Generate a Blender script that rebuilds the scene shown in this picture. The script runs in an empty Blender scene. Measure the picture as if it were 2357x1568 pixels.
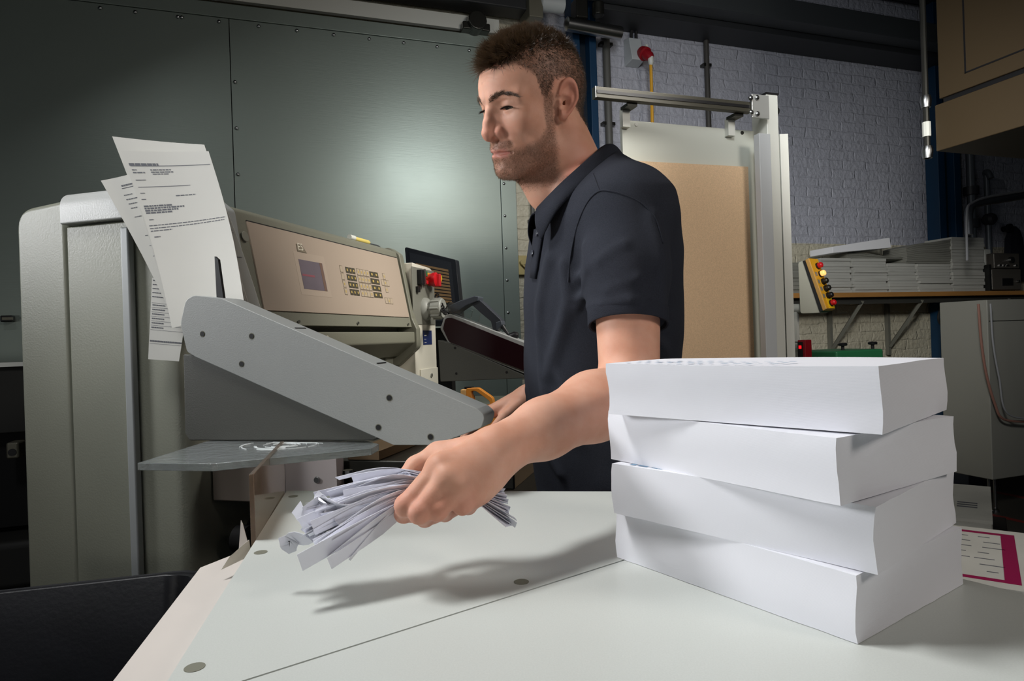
import bpy, bmesh, math, random
import numpy as np
from mathutils import Vector, Matrix
random.seed(7); RNG = np.random.default_rng(11)
SC = bpy.context.scene; COL = SC.collection

# ---------------------------------------------------------------- camera
F_ = 1510.0; U0 = 1178.5; V0 = 777.0; ROLL = 0.033; CZ = 1.15
RV = np.array([math.cos(ROLL), 0, -math.sin(ROLL)]); UV = np.array([math.sin(ROLL), 0, math.cos(ROLL)]); FV = np.array([0, 1.0, 0])
cd = bpy.data.cameras.new('camera'); cam = bpy.data.objects.new('camera', cd); COL.objects.link(cam)
cd.sensor_fit = 'HORIZONTAL'; cd.sensor_width = 36.0; cd.lens = F_ / 2357 * 36.0
cd.shift_y = -(784 - V0) / 2357; cd.clip_start = 0.05
cam.matrix_world = Matrix(((RV[0], UV[0], 0, 0), (0, 0, -1, 0), (RV[2], UV[2], 0, CZ), (0, 0, 0, 1)))
SC.camera = cam

# ---------------------------------------------------------------- light and exposure
SC.view_settings.view_transform = 'Standard'; SC.view_settings.look = 'None'
SC.view_settings.exposure = 0.0; SC.view_settings.gamma = 1.0; SC.view_settings.use_curve_mapping = False
wd = bpy.data.worlds.new('world'); SC.world = wd; wd.use_nodes = True
wd.node_tree.nodes['Background'].inputs[0].default_value = (0.62, 0.72, 0.85, 1)
wd.node_tree.nodes['Background'].inputs[1].default_value = 0.05

def area_lamp(name, loc, target, size, power, color=(1, 1, 1), spread=180):
    l = bpy.data.lights.new(name, 'AREA'); l.shape = 'DISK'; l.size = size; l.energy = power; l.color = color
    l.spread = math.radians(spread)
    o = bpy.data.objects.new(name, l); COL.objects.link(o); o.location = loc
    o.rotation_euler = (Vector(target) - Vector(loc)).to_track_quat('-Z', 'Y').to_euler()
    return o
area_lamp('key_softbox', (-1.3, 0.75, 3.1), (0.0, 0.8, 1.0), 0.45, 12.8, (1.0, 1.0, 1.0), 160)
area_lamp('top_softbox', (-0.9, 1.0, 3.0), (0.1, 0.6, 0.95), 0.45, 6.0, (1.0, 1.0, 1.0), 80)
area_lamp('left_softbox', (-3.0, 0.9, 1.9), (0.05, 1.0, 1.4), 0.6, 4.9, (0.97, 0.98, 1.0), 45)
area_lamp('front_softbox', (-2.2, -1.9, 1.05), (0.2, 1.5, 1.3), 0.6, 4.0, (1.0, 0.97, 0.92), 150)
area_lamp('right_softbox', (2.0, -0.5, 2.5), (0.4, 2.0, 1.4), 0.7, 8.9, (1.0, 0.92, 0.84), 90)
area_lamp('machine_fill', (1.0, 1.75, 2.5), (-0.42, 2.1, 1.25), 0.4, 2.9, (1.0, 0.96, 0.9), 44)  # added fill for the switch column and panel, not a lamp of the machine
area_lamp('wall_fill', (0.6, 1.0, 2.5), (1.3, 3.6, 2.2), 0.4, 2.8, (0.95, 0.97, 1.0), 60)  # added to brighten the upper brick wall, no fixture belongs to it
area_lamp('shelf_fill', (0.9, 1.3, 1.98), (2.8, 4.35, 1.3), 0.3, 3.5, (1.0, 0.98, 0.94), 60)  # unseen fill put in to lift the paper stacks on the shelf
area_lamp('door_flash', (0.2, 2.2, 2.34), (0.0, 3.6, 1.6), 0.4, 3.4, (0.96, 0.98, 1.0), 120)

# ---------------------------------------------------------------- frames: the room and the machine stand at angles to the camera
class Frame:
    def __init__(s, deg):
        a = math.radians(deg); s.a = a
        s.X = np.array([math.cos(a), math.sin(a), 0]); s.Y = np.array([-math.sin(a), math.cos(a), 0])
    def ray(s, u, v):
        d = FV + (u - U0) / F_ * RV - (v - V0) / F_ * UV
        return np.array([d @ s.X, d @ s.Y, d[2]])
    def at(s, u, v, X=None, Y=None, Z=None):
        r = s.ray(u, v)
        k = X / r[0] if X is not None else Y / r[1] if Y is not None else (Z - CZ) / r[2]
        return np.array([r[0] * k, r[1] * k, CZ + r[2] * k])
    def plane(s, u, v, p0, n):
        r = s.ray(u, v); n = np.array(n, float)
        k = ((np.array(p0, float) - [0, 0, CZ]) @ n) / (r @ n)
        return np.array([0, 0, CZ]) + r * k
    def w(s, p):
        return np.array([p[0] * s.X[0] + p[1] * s.Y[0], p[0] * s.X[1] + p[1] * s.Y[1], p[2]])
W = Frame(0); C = Frame(-15.5); B = Frame(19.0)

# ---------------------------------------------------------------- materials
def lin(c):
    c = np.array(c, float) / 255.0
    return tuple(np.where(c <= 0.04045, c / 12.92, ((c + 0.055) / 1.055) ** 2.4)) + (1.0,)
MATS = {}
def mat(name, col, rough=0.5, metal=0.0, noise=None, bump=None, spec=0.5, trans=0.0, ior=1.45, alpha=1.0, emit=None, coat=0.0, sss=0.0, wave=None, aniso=None):
    """col sRGB 0-255; noise=(scale, amount[, stretch]); bump=(scale, strength[, stretch]); wave=(axis scale, strength)"""
    if name in MATS: return MATS[name]
    m = bpy.data.materials.new(name); m.use_nodes = True; nt = m.node_tree; b = nt.nodes['Principled BSDF']
    c = lin(col); I = b.inputs
    I['Base Color'].default_value = c; I['Roughness'].default_value = rough; I['Metallic'].default_value = metal
    I['Specular IOR Level'].default_value = spec; I['Transmission Weight'].default_value = trans; I['IOR'].default_value = ior
    I['Alpha'].default_value = alpha; I['Coat Weight'].default_value = coat
    if sss: I['Subsurface Weight'].default_value = sss; I['Subsurface Radius'].default_value = (0.012, 0.005, 0.003); I['Subsurface Scale'].default_value = 0.5
    if emit: I['Emission Color'].default_value = lin(emit[0]); I['Emission Strength'].default_value = emit[1]
    tc = nt.nodes.new('ShaderNodeTexCoord')
    def noise_tex(sc, stretch=None, detail=5):
        n = nt.nodes.new('ShaderNodeTexNoise'); n.inputs['Scale'].default_value = sc; n.inputs['Detail'].default_value = detail
        if stretch:
            mp = nt.nodes.new('ShaderNodeMapping'); mp.inputs['Scale'].default_value = stretch
            nt.links.new(tc.outputs['Object'], mp.inputs[0]); nt.links.new(mp.outputs[0], n.inputs[0])
        else: nt.links.new(tc.outputs['Object'], n.inputs[0])
        return n
    if noise:
        n = noise_tex(noise[0], noise[2] if len(noise) > 2 else None)
        r = nt.nodes.new('ShaderNodeMapRange'); r.inputs['From Min'].default_value = 0.3; r.inputs['From Max'].default_value = 0.7
        r.inputs['To Min'].default_value = 1 - noise[1]; r.inputs['To Max'].default_value = 1 + noise[1]
        nt.links.new(n.outputs[0], r.inputs[0])
        v = nt.nodes.new('ShaderNodeVectorMath'); v.operation = 'SCALE'; v.inputs[0].default_value = c[:3]
        nt.links.new(r.outputs[0], v.inputs['Scale']); nt.links.new(v.outputs[0], I['Base Color'])
    h = None
    if bump:
        h = noise_tex(bump[0], bump[2] if len(bump) > 2 else None); hs = bump[1]; ho = h.outputs[0]
    if wave:
        wv = nt.nodes.new('ShaderNodeTexWave'); wv.bands_direction = 'Z'; wv.inputs['Scale'].default_value = wave[0]; wv.inputs['Distortion'].default_value = 1.5
        wv.inputs['Detail'].default_value = 3; wv.inputs['Detail Scale'].default_value = 3
        nt.links.new(tc.outputs['Object'], wv.inputs[0]); h = wv; hs = wave[1]; ho = wv.outputs['Fac']
    if h:
        bp = nt.nodes.new('ShaderNodeBump'); bp.inputs['Strength'].default_value = hs; bp.inputs['Distance'].default_value = 0.004
        nt.links.new(ho, bp.inputs['Height']); nt.links.new(bp.outputs[0], I['Normal'])
    MATS[name] = m
    return m

# ---------------------------------------------------------------- mesh helpers
def box(bm, x0, x1, y0, y1, z0, z1):
    v = [bm.verts.new((x, y, z)) for z in (z0, z1) for x, y in ((x0, y0), (x1, y0), (x1, y1), (x0, y1))]
    f = [bm.faces.new([v[i] for i in q]) for q in ((3, 2, 1, 0), (4, 5, 6, 7), (0, 1, 5, 4), (1, 2, 6, 5), (2, 3, 7, 6), (3, 0, 4, 7))]
    return v, f
def hexa(bm, lo, hi):
    """two quads (each 4 points, same winding) joined into a solid"""
    n = len(lo); a = [bm.verts.new(tuple(p)) for p in lo]; b = [bm.verts.new(tuple(p)) for p in hi]
    fs = [bm.faces.new(a[::-1]), bm.faces.new(b)]
    for i in range(n): fs.append(bm.faces.new((a[i], a[(i + 1) % n], b[(i + 1) % n], b[i])))
    return fs
def prism(bm, pts, axis, a0, a1):
    """pts: outline in the two other axes (in order x,y,z without axis)"""
    def P(p, a): q = list(p); q.insert('xyz'.index(axis), a); return q
    fs = hexa(bm, [P(p, a0) for p in pts], [P(p, a1) for p in pts])
    return fs
def rounded(pts, r, seg=5):
    """round each corner of a polygon; r may be a number or one per corner"""
    out = []; n = len(pts)
    for i in range(n):
        p = np.array(pts[i], float); a = np.array(pts[i - 1], float) - p; b = np.array(pts[(i + 1) % n], float) - p
        rr = r[i] if isinstance(r, (list, tuple)) else r
        if rr <= 0: out.append(tuple(p)); continue
        la, lb = np.linalg.norm(a), np.linalg.norm(b); a /= la; b /= lb
        ang = math.acos(max(-1, min(1, a @ b))); d = min(rr / math.tan(ang / 2), la * .49, lb * .49)
        p0, p1 = p + a * d, p + b * d
        for k in range(seg + 1):
            t = k / seg; q = (1 - t) ** 2 * p0 + 2 * t * (1 - t) * p + t * t * p1; out.append(tuple(q))
    return out
def tube(bm, pts, r, seg=10, cap=True):
    pts = [np.array(p, float) for p in pts]; n = len(pts); rs = r if isinstance(r, (list, tuple)) else [r] * n
    rings = []; up = None
    for i in range(n):
        t = pts[min(i + 1, n - 1)] - pts[max(i - 1, 0)]; t /= np.linalg.norm(t) + 1e-12
        if up is None:
            up = np.array([0, 0, 1.0]) if abs(t[2]) < .9 else np.array([1.0, 0, 0])
        s = np.cross(t, up); s /= np.linalg.norm(s) + 1e-12; up = np.cross(s, t)
        rings.append([bm.verts.new(tuple(pts[i] + rs[i] * (math.cos(2 * math.pi * k / seg) * s + math.sin(2 * math.pi * k / seg) * up))) for k in range(seg)])
    for i in range(n - 1):
        for k in range(seg):
            bm.faces.new((rings[i][k], rings[i][(k + 1) % seg], rings[i + 1][(k + 1) % seg], rings[i + 1][k]))
    if cap: bm.faces.new(rings[0][::-1]); bm.faces.new(rings[-1])
def cyl(bm, p0, p1, r, seg=20, r2=None):
    tube(bm, [p0, p1], [r, r if r2 is None else r2], seg)
def lathe(bm, prof, c, ax, seg=24):
    """prof: (distance along ax, radius); closed at both ends"""
    ax = np.array(ax, float); ax /= np.linalg.norm(ax); c = np.array(c, float)
    tube(bm, [c + ax * (d + i * 1e-7) for i, (d, r) in enumerate(prof)], [max(r, 1e-5) for d, r in prof], seg)
def path(pts, n=8):
    """Catmull-Rom through points"""
    P = [np.array(p, float) for p in pts]; P = [2 * P[0] - P[1]] + P + [2 * P[-1] - P[-2]]; out = []
    for i in range(1, len(P) - 2):
        for k in range(n):
            t = k / n; a, b, c, d = P[i - 1:i + 3]
            out.append(.5 * (2 * b + (c - a) * t + (2 * a - 5 * b + 4 * c - d) * t * t + (3 * b - a - 3 * c + d) * t ** 3))
    out.append(P[-2]); return out

# ---------------------------------------------------------------- objects
def tag(o, label=None, cat=None, group=None, kind=None):
    for k, v in (('label', label), ('category', cat), ('group', group), ('kind', kind)):
        if v: o[k] = v
    return o
def thing(name, label, cat, base=(0, 0, 0), fr=W, group=None, kind=None):
    o = bpy.data.objects.new(name, None); COL.objects.link(o); o.empty_display_size = .05
    o.location = fr.w(base); o.rotation_euler = (0, 0, fr.a); BASE[o.name] = np.array(base, float)
    return tag(o, label, cat, group, kind)
BASE = {}
def obj(name, bm, m, parent=None, fr=W, bevel=0.0, seg=2, smooth=True, sharp=35, sub=0, label=None, cat=None, group=None, kind=None, base=None):
    """bm is in frame coordinates; becomes ONE mesh object, under its parent or standing on its own"""
    if isinstance(bm, tuple): bm_ = bmesh.new(); bm[0](bm_, *bm[1:]); bm = bm_
    bmesh.ops.recalc_face_normals(bm, faces=bm.faces)
    if parent is not None: b = BASE[parent.name]
    else:
        if base is None:
            co = np.array([v.co for v in bm.verts]); lo, hi = co.min(0), co.max(0); base = ((lo[0] + hi[0]) / 2, (lo[1] + hi[1]) / 2, lo[2])
        b = np.array(base, float)
    bmesh.ops.translate(bm, verts=bm.verts, vec=Vector(-b))
    me = bpy.data.meshes.new(name); bm.to_mesh(me); bm.free()
    return obj_mesh(name, me, m, parent, fr, b, bevel, seg, smooth, sharp, sub, label, cat, group, kind)
def obj_mesh(name, me, m, parent=None, fr=W, b=(0, 0, 0), bevel=0, seg=2, smooth=True, sharp=35, sub=0, label=None, cat=None, group=None, kind=None):
    for mm in (m if isinstance(m, (list, tuple)) else [m]): me.materials.append(mm)
    o = bpy.data.objects.new(name, me); COL.objects.link(o)
    if parent is not None: o.parent = parent; BASE[o.name] = np.array(b)
    else: o.location = fr.w(b); o.rotation_euler = (0, 0, fr.a); BASE[o.name] = np.array(b)
    if smooth:
        me.polygons.foreach_set('use_smooth', [True] * len(me.polygons)); me.set_sharp_from_angle(angle=math.radians(sharp))
    if bevel:
        md = o.modifiers.new('bevel', 'BEVEL'); md.width = bevel; md.segments = seg; md.limit_method = 'ANGLE'; md.angle_limit = math.radians(40)
        md.harden_normals = True
    if sub:
        md = o.modifiers.new('subdiv', 'SUBSURF'); md.levels = sub; md.render_levels = sub
    return tag(o, label, cat, group, kind)
def new(): return bmesh.new()
def B_(fn, *a):
    bm = bmesh.new(); fn(bm, *a); return bm
def copy_tree(o, loc=None, rz=None):
    c = o.copy(); COL.objects.link(c)
    if loc is not None: c.location = loc
    if rz is not None: c.rotation_euler = (0, 0, rz)
    for ch in o.children:
        k = copy_tree(ch); k.parent = c
    return c
def text_bm(s, size, origin, ex, ey, extrude=0.0006):
    """lettering as mesh: origin = left end of the base line, ex / ey = reading and up directions"""
    cu = bpy.data.curves.new('lettering', 'FONT'); cu.body = s; cu.size = size; cu.extrude = extrude; cu.resolution_u = 3
    o = bpy.data.objects.new('lettering', cu); COL.objects.link(o)
    dg = bpy.context.evaluated_depsgraph_get(); me = bpy.data.meshes.new_from_object(o.evaluated_get(dg))
    bm = bmesh.new(); bm.from_mesh(me); bpy.data.objects.remove(o); bpy.data.curves.remove(cu); bpy.data.meshes.remove(me)
    ex = np.array(ex, float); ex /= np.linalg.norm(ex); ey = np.array(ey, float); ey /= np.linalg.norm(ey); n = np.cross(ex, ey)
    M = Matrix(((ex[0], ey[0], n[0], origin[0]), (ex[1], ey[1], n[1], origin[1]), (ex[2], ey[2], n[2], origin[2]), (0, 0, 0, 1)))
    bm.transform(M); return bm
# ================================================================ MATERIALS
M_machine = mat('machine_paint', (146, 148, 134), .42, noise=(6, .04), bump=(260, .12))
M_machine_top = mat('machine_hood_paint', (192, 194, 191), .4, bump=(260, .1))
M_dark_grey = mat('frame_grey', (118, 118, 104), .45, bump=(300, .1))
M_arm = mat('arm_grey', (150, 153, 151), .42, noise=(5, .03), bump=(400, .1))
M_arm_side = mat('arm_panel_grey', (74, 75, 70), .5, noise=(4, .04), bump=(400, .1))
M_panel = mat('panel_film', (164, 149, 133), .55, noise=(3, .03))
M_black = mat('black_plastic', (22, 22, 24), .4)
M_rubber = mat('black_matt', (14, 14, 15), .7)
M_steel = mat('steel', (170, 172, 172), .28, 1.0)
M_bed = mat('dark_steel', (70, 70, 66), .3, .8, noise=(8, .1))
M_alu = mat('aluminium', (198, 200, 196), .38, .6, bump=(30, .03, (1, 1, .05)))
M_alu_dark = mat('profile_grey', (120, 118, 104), .42, .35)
M_white_paint = mat('white_lacquer', (214, 216, 208), .35)
M_blue = mat('column_blue', (10, 52, 82), .5, noise=(5, .08))
M_floor = mat('concrete_floor', (66, 64, 60), .6, noise=(3, .15), bump=(20, .15))
M_paper = mat('white_paper', (238, 239, 242), .7, spec=.2)
M_paper_block = mat('paper_block', (226, 227, 233), .75, spec=.2, wave=(330, .05))
M_table = mat('table_laminate', (198, 202, 197), .38, noise=(700, .035), spec=.45)
M_table_edge = mat('table_edge', (120, 120, 112), .5)
M_dot = mat('grey_cap', (120, 120, 106), .5)
M_ink = mat('ink', (98, 100, 106), .8)
M_ink_blue = mat('ink_blue', (120, 150, 176), .8)
M_board = mat('hardboard', (226, 194, 156), .72, noise=(300, .1), bump=(120, .08))
M_grey_board = mat('grey_panel', (200, 204, 194), .45)
M_wood = mat('shelf_wood', (170, 122, 66), .5, noise=(4, .12, (1, 8, 8)))
M_brown = mat('brown_lacquer', (64, 53, 37), .42)
M_yellow = mat('yellow_paint', (226, 168, 40), .4)
M_tan = mat('tan_yellow', (206, 160, 86), .45)
M_red = mat('red_plastic', (200, 28, 36), .35)
M_red_dark = mat('dark_red_plastic', (150, 22, 34), .45)
M_green = mat('green_plastic', (40, 110, 70), .45)
M_orange = mat('orange_wood', (210, 134, 46), .45, noise=(20, .08))
M_magenta = mat('magenta_ink', (150, 16, 76), .6)
M_cable = mat('dark_cable', (40, 40, 40), .5)
M_bin = mat('bin_plastic', (20, 21, 26), .42, noise=(14, .2), bump=(120, .1))
M_card = mat('pale_card', (204, 197, 190), .7, noise=(6, .03))
M_clear = mat('clear_acrylic', (236, 240, 240), .06, trans=1.0, ior=1.3, spec=.5)
M_window = mat('dark_red_acrylic', (30, 9, 14), .3, spec=.3)
M_beam = mat('dark_beam', (46, 48, 50), .5)

DADO = B.at(1830, 560, Y=3.5)[2]; STRIP = B.at(1234, 450, Y=3.5)[0]          # heights of the two coats of wall paint
def brick_mat():
    m = bpy.data.materials.new('painted_brick'); m.use_nodes = True; nt = m.node_tree; b = nt.nodes['Principled BSDF']; L = nt.links.new
    tc = nt.nodes.new('ShaderNodeTexCoord'); sep = nt.nodes.new('ShaderNodeSeparateXYZ'); L(tc.outputs['Object'], sep.inputs[0])
    wob = nt.nodes.new('ShaderNodeTexNoise'); wob.inputs['Scale'].default_value = 9; L(tc.outputs['Object'], wob.inputs[0])
    cmb = nt.nodes.new('ShaderNodeCombineXYZ')
    def add(a, bsock, k):
        mm = nt.nodes.new('ShaderNodeMath'); mm.operation = 'MULTIPLY_ADD'; mm.inputs[1].default_value = k; L(bsock, mm.inputs[0]); L(a, mm.inputs[2]); return mm.outputs[0]
    L(add(sep.outputs['X'], wob.outputs[0], .06), cmb.inputs[0]); L(add(sep.outputs['Z'], wob.outputs[0], .034), cmb.inputs[1])
    br = nt.nodes.new('ShaderNodeTexBrick'); L(cmb.outputs[0], br.inputs['Vector'])
    br.inputs['Scale'].default_value = 1.0; br.inputs['Brick Width'].default_value = .21; br.inputs['Row Height'].default_value = .066
    br.inputs['Mortar Size'].default_value = .009; br.inputs['Mortar Smooth'].default_value = 1.0; br.inputs['Bias'].default_value = 0
    br.inputs['Color1'].default_value = (.8, .8, .8, 1); br.inputs['Color2'].default_value = (1, 1, 1, 1); br.inputs['Mortar'].default_value = (.62, .62, .62, 1)
    n2 = nt.nodes.new('ShaderNodeTexNoise'); n2.inputs['Scale'].default_value = 38; n2.inputs['Detail'].default_value = 6; L(tc.outputs['Object'], n2.inputs[0])
    n3 = nt.nodes.new('ShaderNodeTexNoise'); n3.inputs['Scale'].default_value = 7; n3.inputs['Detail'].default_value = 2; L(tc.outputs['Object'], n3.inputs[0])
    hh = nt.nodes.new('ShaderNodeRGBToBW'); L(br.outputs['Color'], hh.inputs[0])
    h = add(add(hh.outputs[0], n2.outputs[0], .9), n3.outputs[0], .9)
    bp = nt.nodes.new('ShaderNodeBump'); bp.inputs['Strength'].default_value = .8; bp.inputs['Distance'].default_value = .016; L(h, bp.inputs['Height']); L(bp.outputs[0], b.inputs['Normal'])
    # two coats of paint: cream on the low dado and beside the door, white above
    lt = nt.nodes.new('ShaderNodeMath'); lt.operation = 'LESS_THAN'; lt.inputs[1].default_value = DADO; L(sep.outputs['Z'], lt.inputs[0])
    lx = nt.nodes.new('ShaderNodeMath'); lx.operation = 'LESS_THAN'; lx.inputs[1].default_value = STRIP; L(sep.outputs['X'], lx.inputs[0])
    mx = nt.nodes.new('ShaderNodeMath'); mx.operation = 'MAXIMUM'; L(lt.outputs[0], mx.inputs[0]); L(lx.outputs[0], mx.inputs[1])
    mix = nt.nodes.new('ShaderNodeMix'); mix.data_type = 'RGBA'; L(mx.outputs[0], mix.inputs['Factor'])
    mix.inputs[6].default_value = lin((186, 188, 198)); mix.inputs[7].default_value = lin((206, 200, 178)); L(mix.outputs[2], b.inputs['Base Color'])
    b.inputs['Roughness'].default_value = .45
    return m
M_brick = brick_mat()
def door_mat():
    m = bpy.data.materials.new('zinc_sheet'); m.use_nodes = True; nt = m.node_tree; b = nt.nodes['Principled BSDF']; L = nt.links.new
    tc = nt.nodes.new('ShaderNodeTexCoord'); mp = nt.nodes.new('ShaderNodeMapping'); mp.inputs['Scale'].default_value = (1.2, 1.2, 90); L(tc.outputs['Object'], mp.inputs[0])
    n = nt.nodes.new('ShaderNodeTexNoise'); n.inputs['Scale'].default_value = 4; n.inputs['Detail'].default_value = 6; L(mp.outputs[0], n.inputs[0])
    n2 = nt.nodes.new('ShaderNodeTexNoise'); n2.inputs['Scale'].default_value = 2.2; n2.inputs['Detail'].default_value = 5; L(tc.outputs['Object'], n2.inputs[0])
    r = nt.nodes.new('ShaderNodeMapRange'); r.inputs['To Min'].default_value = .36; r.inputs['To Max'].default_value = .46; L(n2.outputs[0], r.inputs[0]); L(r.outputs[0], b.inputs['Roughness'])
    b.inputs['Base Color'].default_value = lin((146, 158, 151)); b.inputs['Metallic'].default_value = .5
    bp = nt.nodes.new('ShaderNodeBump'); bp.inputs['Strength'].default_value = .1; bp.inputs['Distance'].default_value = .003; L(n.outputs[0], bp.inputs['Height']); L(bp.outputs[0], b.inputs['Normal'])
    return m
M_door = door_mat()

# ================================================================ THE SETTING (room frame B)
YW = 3.5
obj('floor', B_(box, -9, 7, -3, YW + .3, -.1, 0), M_floor, fr=B, kind='structure')
obj('wall_back', B_(box, -9, 7, YW, YW + .3, 0, 4.2), M_brick, fr=B, kind='structure', base=(0, YW, 0))
obj('wall_left', B_(box, -9.2, -9, -3, YW + .3, 0, 4.2), mat('dark_wall', (70, 70, 68), .8), fr=B, kind='structure')
obj('wall_right', B_(box, 7, 7.2, -3, YW + .3, 0, 4.2), mat('dark_wall', (70, 70, 68), .8), fr=B, kind='structure')
obj('ceiling', B_(box, -9.2, 7.2, -3, YW + .3, 4.2, 4.3), mat('dark_ceiling', (40, 40, 42), .8), fr=B, kind='structure')

# sliding sheet metal door with its rail
YD = YW - .12
xr = B.at(1192, 600, Y=YD)[0]; ztop = B.at(845, 82, Y=YD)[2]
xs = B.at(536, 350, Y=YD)[0]
zt = lambda u, v: B.at(u, v, Y=YD)[2]
door = thing('door_1', 'wide sliding fire door of brushed zinc sheet behind the cutter', 'door', (xr - 3, YD, 0), B, kind='structure')
obj('door_sheet', B_(box, xs + .004, xr - .09, YD - .006, YD + .05, .05, ztop), M_door, door)
obj('door_sheet', B_(box, -8.9, xs, YD - .006, YD + .05, .05, ztop), M_door, door)
obj('door_edge_strip', B_(box, xr - .088, xr, YD - .012, YD + .06, .05, ztop), M_door, door, bevel=.003)
obj('door_top_strip', B_(box, -8.9, xr, YD - .012, YD + .02, ztop + .002, ztop + .07), M_door, door, bevel=.003)
zs_ = zt(1140, 722)
obj('cover_plate', B_(box, xr - .9, xr - .1, YD - .009, YD - .004, .05, zs_), M_door, door)
rv = obj('rivet', B_(lathe, [(0, .008), (.003, .007), (.005, .004), (.0053, 0)], (xr - .07, YD - .012, ztop - .2), (0, -1, 0), 10), M_steel, door)
rb = BASE[rv.name]
def rivet_at(x, z, y=-.0):
    c = rv.copy(); COL.objects.link(c); c.parent = door; c.location = (x - (xr - .07), y, z - (ztop - .2))
for k in range(1, 13): rivet_at(xr - .07, ztop - .2 - k * .175)
for k in range(10): rivet_at(xr - .24 - k * .175, ztop - .02)
for k in range(8): rivet_at(xs - .2 - k * .33, ztop - .02)
for k in range(10): rivet_at(xs + .02, ztop - .3 - k * .22)

rail = thing('door_rail', 'long dark steel rail with roller hanger above the sliding door', 'rail', (xr - 3, YD, ztop + 0.17), B)
obj('rail_channel', B_(box, -8.9, xr + 0.0816, YD - 0.0816, YD + 0.0408, ztop + 0.204, ztop + 0.3128), M_beam, rail, bevel=.008)
obj('rail_lip', B_(box, -8.9, xr + 0.0816, YD - 0.1088, YD - 0.085, ztop + 0.2856, ztop + 0.3196), mat('rail_grey', (96, 104, 108), .4, .5), rail, bevel=.004)
obj('white_flashing', B_(box, -8.9, xr - 0.068, YD - 0.0136, YD + 0.0136, ztop + 0.0884, ztop + 0.1632), M_white_paint, rail)
bm = new(); box(bm, xr - 0.2856, xr - 0.136, YD - 0.068, YD, ztop + 0.068, ztop + 0.1088); cyl(bm, (xr - 0.2108, YD - 0.0952, ztop + 0.1088), (xr - 0.2108, YD + 0.0136, ztop + 0.1088), .05)
obj('roller_hanger', bm, M_bed, rail, bevel=.006)
bm = new(); box(bm, xr + 0.068, xr + 0.1496, YD - 0.1224, YD + 0.034, ztop + 0.1496, ztop + 0.34)
obj('end_bracket', bm, M_alu_dark, rail, bevel=.006)
act = thing('door_actuator', 'small steel cylinder and white bottle fitting at the end of the door rail', 'actuator', (xr + 0.272, YD - 0.068, ztop + 0.136), B)
obj('bottle', B_(lathe, [(0, 0.0204), (.01, 0.0408), (.14, 0.0408), (.15, 0.0204)], (xr + 0.136, YD - 0.0952, ztop + 0.2448), (1, 0, 0)), mat('milky_plastic', (200, 206, 206), .4), act)
obj('cylinder_tube', B_(lathe, [(0, 0.0204), (.01, 0.0374), (.34, 0.0374), (.345, 0.0204)], (xr + 0.2856, YD - 0.0952, ztop + 0.1496), (1, 0, -.04)), M_steel, act)
bm = new(); lathe(bm, [(0, 0.034), (.07, 0.034), (.08, 0.0204)], (xr + 0.4896, YD - 0.0952, ztop + 0.2176), (0, 0, 1)); box(bm, xr + 0.34, xr + 0.408, YD - 0.136, YD - 0.0544, ztop + 0.1768, ztop + 0.2856)
obj('valve', bm, M_bed, act, bevel=.006)
for k, x in enumerate((.16, 0.204)):
    obj('hose', B_(tube, path([(xr + x, YD - 0.0816, ztop + 0.2856), (xr + x + 0.0204, YD - 0.068, ztop + 0.476), (xr + x, YD - 0.034, ztop + .75)]), .009), M_cable, act)

# blue steel columns
def column(u0, u1, v, name_label, y=YW - .02):
    a, b = B.at(u0, v, Y=y - .1)[0], B.at(u1, v, Y=y - .1)[0]
    o = thing('steel_column', name_label, 'column', ((a + b) / 2, y, 0), B)
    w = (b - a) * .3
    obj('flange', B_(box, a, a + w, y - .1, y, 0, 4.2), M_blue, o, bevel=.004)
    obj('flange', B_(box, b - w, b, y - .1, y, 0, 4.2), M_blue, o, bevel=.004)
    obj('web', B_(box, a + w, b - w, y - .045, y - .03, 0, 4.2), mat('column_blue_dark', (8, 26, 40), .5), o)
    return o
column(1322, 1376, 200, 'blue steel column just behind the man\'s head')
column(2170, 2222, 700, 'blue steel column to the right of the paper filled shelf')

# beam and duct along the top of the back wall
zb0 = B.at(1640, 72, Y=YW - .15)[2]
bmx = thing('roof_beam', 'dark steel beam running along the top of the white brick wall', 'beam', (1, YW, zb0), B)
obj('lower_flange', B_(box, xr + .5, 6.9, YW - .22, YW - .002, zb0, zb0 + .07), M_beam, bmx, bevel=.006)
obj('beam_web', B_(box, xr + .5, 6.9, YW - .08, YW - .002, zb0 + .07, zb0 + .135), M_beam, bmx)
obj('cable_tray', B_(box, xr + .4, 6.9, YW - .34, YW - .225, zb0 + .03, zb0 + .16), mat('tray_grey', (64, 68, 70), .5), bmx, bevel=.006)
obj('ceiling_beam', B_(box, -1, 6.9, YW - .4, YW - .06, zb0 + .45, zb0 + .7), M_beam, fr=B, label='black ceiling beam at the very top, above the strip of brick wall', cat='beam')
obj('ceiling_duct', B_(box, xr + .38, xr + .9, YW - .6, YW - .4, zb0 + .12, zb0 + .32), M_beam, fr=B, bevel=.01, label='dark boxed duct at the top edge above the blue column', cat='duct')

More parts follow.
